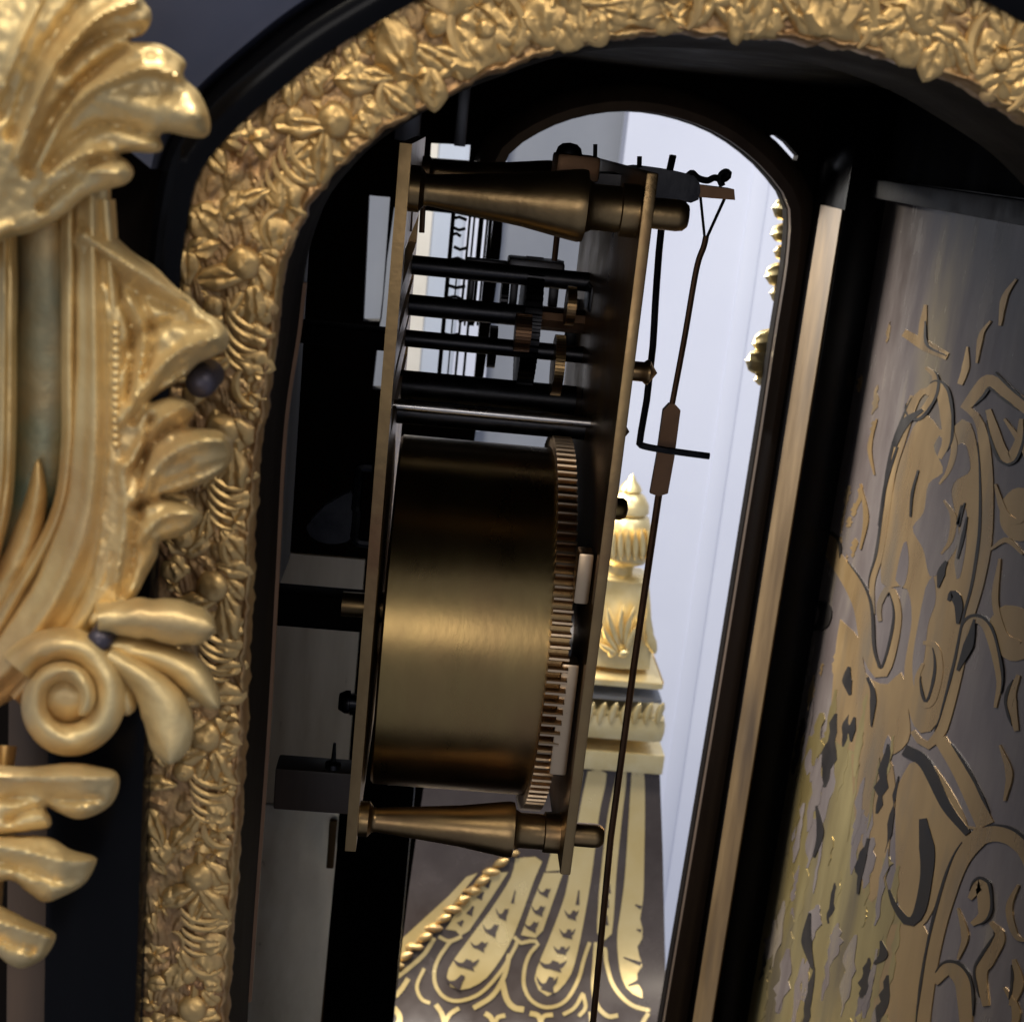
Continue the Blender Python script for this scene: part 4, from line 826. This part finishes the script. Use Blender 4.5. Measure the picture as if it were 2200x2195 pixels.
UO = [([(470, 850), (400, 880), (390, 900), (330, 990), (300, 1080), (310, 1180), (370, 1260), (470, 1285), (620, 1230), (760, 1080), (850, 930), (880, 860)], 26),
      ([(300, 850), (230, 960), (120, 1060), (-40, 1180)], 30), ([(330, 840), (400, 870), (490, 840)], 24),
      ([(850, 840), (900, 885), (960, 870), (1020, 885), (960, 960), (925, 1060), (920, 1180), (970, 1280), (1075, 1330), (1200, 1290), (1290, 1150), (1340, 980), (1375, 880)], 26),
      ([(1440, 940), (1480, 925), (1490, 1020), (1530, 1160), (1600, 1260), (1680, 1320), (1790, 1352)], 28), ([(1420, 880), (1410, 1000), (1400, 1200), (1430, 1320), (1500, 1390), (1570, 1385)], 30),
      ([(230, 1060), (180, 1180), (210, 1270), (270, 1300)], 24), ([(120, 1130), (60, 1220), (-20, 1290)], 34), ([(820, 960), (780, 1120), (700, 1250), (570, 1335)], 34), ([(770, 1150), (800, 1270), (850, 1330), (920, 1345)], 40),
      ([(1330, 1230), (1270, 1330), (1190, 1380)], 26), ([(1330, 1240), (1345, 1330), (1300, 1390)], 26), ([(310, 1310), (350, 1370), (370, 1450), (360, 1560)], 34), ([(470, 1335), (410, 1375), (370, 1440)], 30),
      ([(650, 1370), (690, 1400), (715, 1470), (715, 1600)], 36), ([(790, 1385), (740, 1400), (715, 1450)], 30), ([(960, 1370), (1020, 1390), (1040, 1470), (1040, 1600)], 36), ([(1120, 1380), (1060, 1390), (1035, 1430)], 30),
      ([(20, 1330), (60, 1400), (40, 1500)], 40), ([(1380, 1360), (1390, 1440), (1400, 1560)], 30), ([(1780, 1370), (1740, 1440), (1720, 1520)], 30)]
def drape(P, w, d0, d1, n=40): return strip([tuple(q) for q in K8(P)], w * .3106 if np.isscalar(w) else [a * .3106 for a in w], fcv, d0, d1, n)
for P, w in UO: part('brass_line', drape(P, w, -.2, .5), 'binlay', body, smooth=False)
HK = [(860, 520, 840, 610, 24), (800, 650, 770, 720, 60), (730, 760, 690, 830, 74), (640, 880, 610, 930, 80), (540, 1000, 520, 1060, 120), (500, 1110, 440, 1190, 90),
      (1300, 520, 1290, 620, 28), (1270, 660, 1250, 720, 66), (1235, 790, 1220, 850, 74), (1190, 910, 1180, 960, 74), (1140, 1010, 1120, 1070, 130), (1110, 1120, 1080, 1220, 100),
      (1085, 510, 1060, 560, 60), (1045, 630, 1020, 690, 64), (1000, 740, 970, 800, 70), (690, 450, 660, 500, 40), (640, 530, 610, 580, 44), (570, 630, 540, 690, 50), (500, 730, 470, 760, 50),
      (1510, 480, 1505, 540, 34), (1500, 580, 1490, 640, 40), (1490, 690, 1485, 760, 44), (1690, 620, 1730, 640, 30), (1700, 790, 1730, 800, 26), (1610, 985, 1730, 1030, 30), (1640, 1180, 1720, 1150, 40)]
for x0, y0, x1, y1, w in HK:                # bell-flower husks let into the flutes
    part('husk', drape([(x0, y0), ((x0 + x1) / 2, (y0 + y1) / 2), (x1, y1)], [w * .35, w * .55, w], .4, .85, 8), 'bshell', body, smooth=False)
    if w >= 60:
        for sg_ in (-1, 1): part('husk', drape([((x0 + x1) / 2, (y0 + y1) / 2), (x1 + sg_ * w * .4, (y0 + y1) / 2 + 4), (x1 + sg_ * w * .75, y0 - 4)], [w * .3, w * .25, 3], .4, .86, 8), 'bshell', body, smooth=False)
for q in range(14):                         # twisted gilt edging on the flared corner
    f = q / 13; u, v = 1098 - 268 * f, 1832 + 262 * f
    part('rope_twist', lathe(PY(u, v, cove(v) - 1.5), (1, -.2, .75 if q % 2 else .2), [(-6, .6), (-3, 2.2 * rng.uniform(.7, 1.2)), (0, 3.0 * rng.uniform(.6, 1.2)), (3, 2.0), (5, .6)], 9), 'gilt', body)
# mouldings and cap
def bx(name, u0, u1, v0, v1, dep, m, bev): 
    a = PY(u0, v0, YC); b = PY(u1, v1, YC)
    return part(name, box(a[0], b[0], YC - dep, YC + 100, b[2], a[2], bev), m, bc)
bx('plain_band', 1090, 1416, 1576, 1642, 14, 'bgilt', 1.0)
gb = bx('gadroon_band', 1090, 1419, 1494, 1576, 17, 'bgilt', 6.0)
for q in range(9):
    u = 1215 + q * 25; part('gadroon', lobe([(u + 12, 1508, 0), (u + 2, 1530, 0), (u - 4, 1556, 0)], [12, 18, 10], YC - 17, 1.8, 1.0, tip=.4, root=.3, n=10, m=8), 'bgilt', gb)
bx('slate_band', 1100, 1416, 1462, 1496, 11, 'greywall', .6)
bx('torus_band', 1100, 1418, 1418, 1464, 16, 'bgilt', 4.5)
bell = [(PY(1300, v, YC)[2], (ur - 1338) * YC / FP) for v, ur in ((1422, 1416), (1380, 1415), (1330, 1408), (1280, 1398), (1250, 1390), (1244, 1392), (1238, 1380))]
cx = PY(1338, 1330, YC)[0]
V, Fc = [], []
for z, r in bell:
    for sx, sy in ((-1, -1), (0, -1.12), (1, -1), (1.12, 0), (1, 1), (0, 1.12), (-1, 1), (-1.12, 0)): V.append((cx + sx * r * .93, YC + 12 + sy * r * .93, z))
for i in range(len(bell) - 1):
    for j in range(8): Fc.append((i * 8 + j, i * 8 + (j + 1) % 8, (i + 1) * 8 + (j + 1) % 8, (i + 1) * 8 + j))
Fc += [tuple(range(8)), tuple(range((len(bell) - 1) * 8, len(bell) * 8))]
bl = part('bell_cap', (V, Fc), 'bgilt', bc)
for (u0, v0, u1, v1, w) in ((1330, 1390, 1305, 1300, 16), (1328, 1400, 1292, 1340, 16), (1326, 1404, 1284, 1380, 14), (1336, 1380, 1340, 1296, 14), (1342, 1390, 1366, 1300, 16), (1344, 1400, 1378, 1335, 16), (1404, 1400, 1392, 1300, 18), (1408, 1405, 1398, 1350, 22), (1330, 1410, 1352, 1400, 18), (1312, 1396, 1320, 1410, 16)):
    part('leaf_relief', lobe([(u0, v0, 0), ((u0 + u1) / 2 - 4, (v0 + v1) / 2, 0), (u1, v1, 0)], [w * .7, w, w * .5], YC - 8.6 - 4 * (v0 - 1300) / 100, 1.6, 4.0, tip=.4, root=.3, n=12, m=8), 'bgilt', bl)
zf = lambda v: PY(1350, v, YC)[2]
cf = PY(1352, 1120, YC)[0]
part('finial', lathe((cf, YC + 10, zf(1250)), (0, 0, 1), [(zf(v) - zf(1250), r * YC / FP) for v, r in ((1250, 30), (1232, 28), (1222, 32), (1212, 56), (1195, 66), (1165, 62), (1140, 58), (1118, 50), (1112, 40), (1106, 48), (1090, 46), (1072, 34), (1064, 22), (1060, 26), (1050, 20), (1040, 10), (1030, 5), (1026, .4))], 28), 'bgilt', bc)
for q in range(7):
    a = q * .9; part('finial_leaf', lobe([(1305 + q * 15, 1205, 0), (1303 + q * 15.5, 1170, 0), (1308 + q * 14, 1135, 0)], [10, 15, 8], YC - 4 - 5 * math.sin(q / 6 * math.pi), 1.6, 4.0, tip=.4, root=.3, n=10, m=8), 'bgilt', bc)
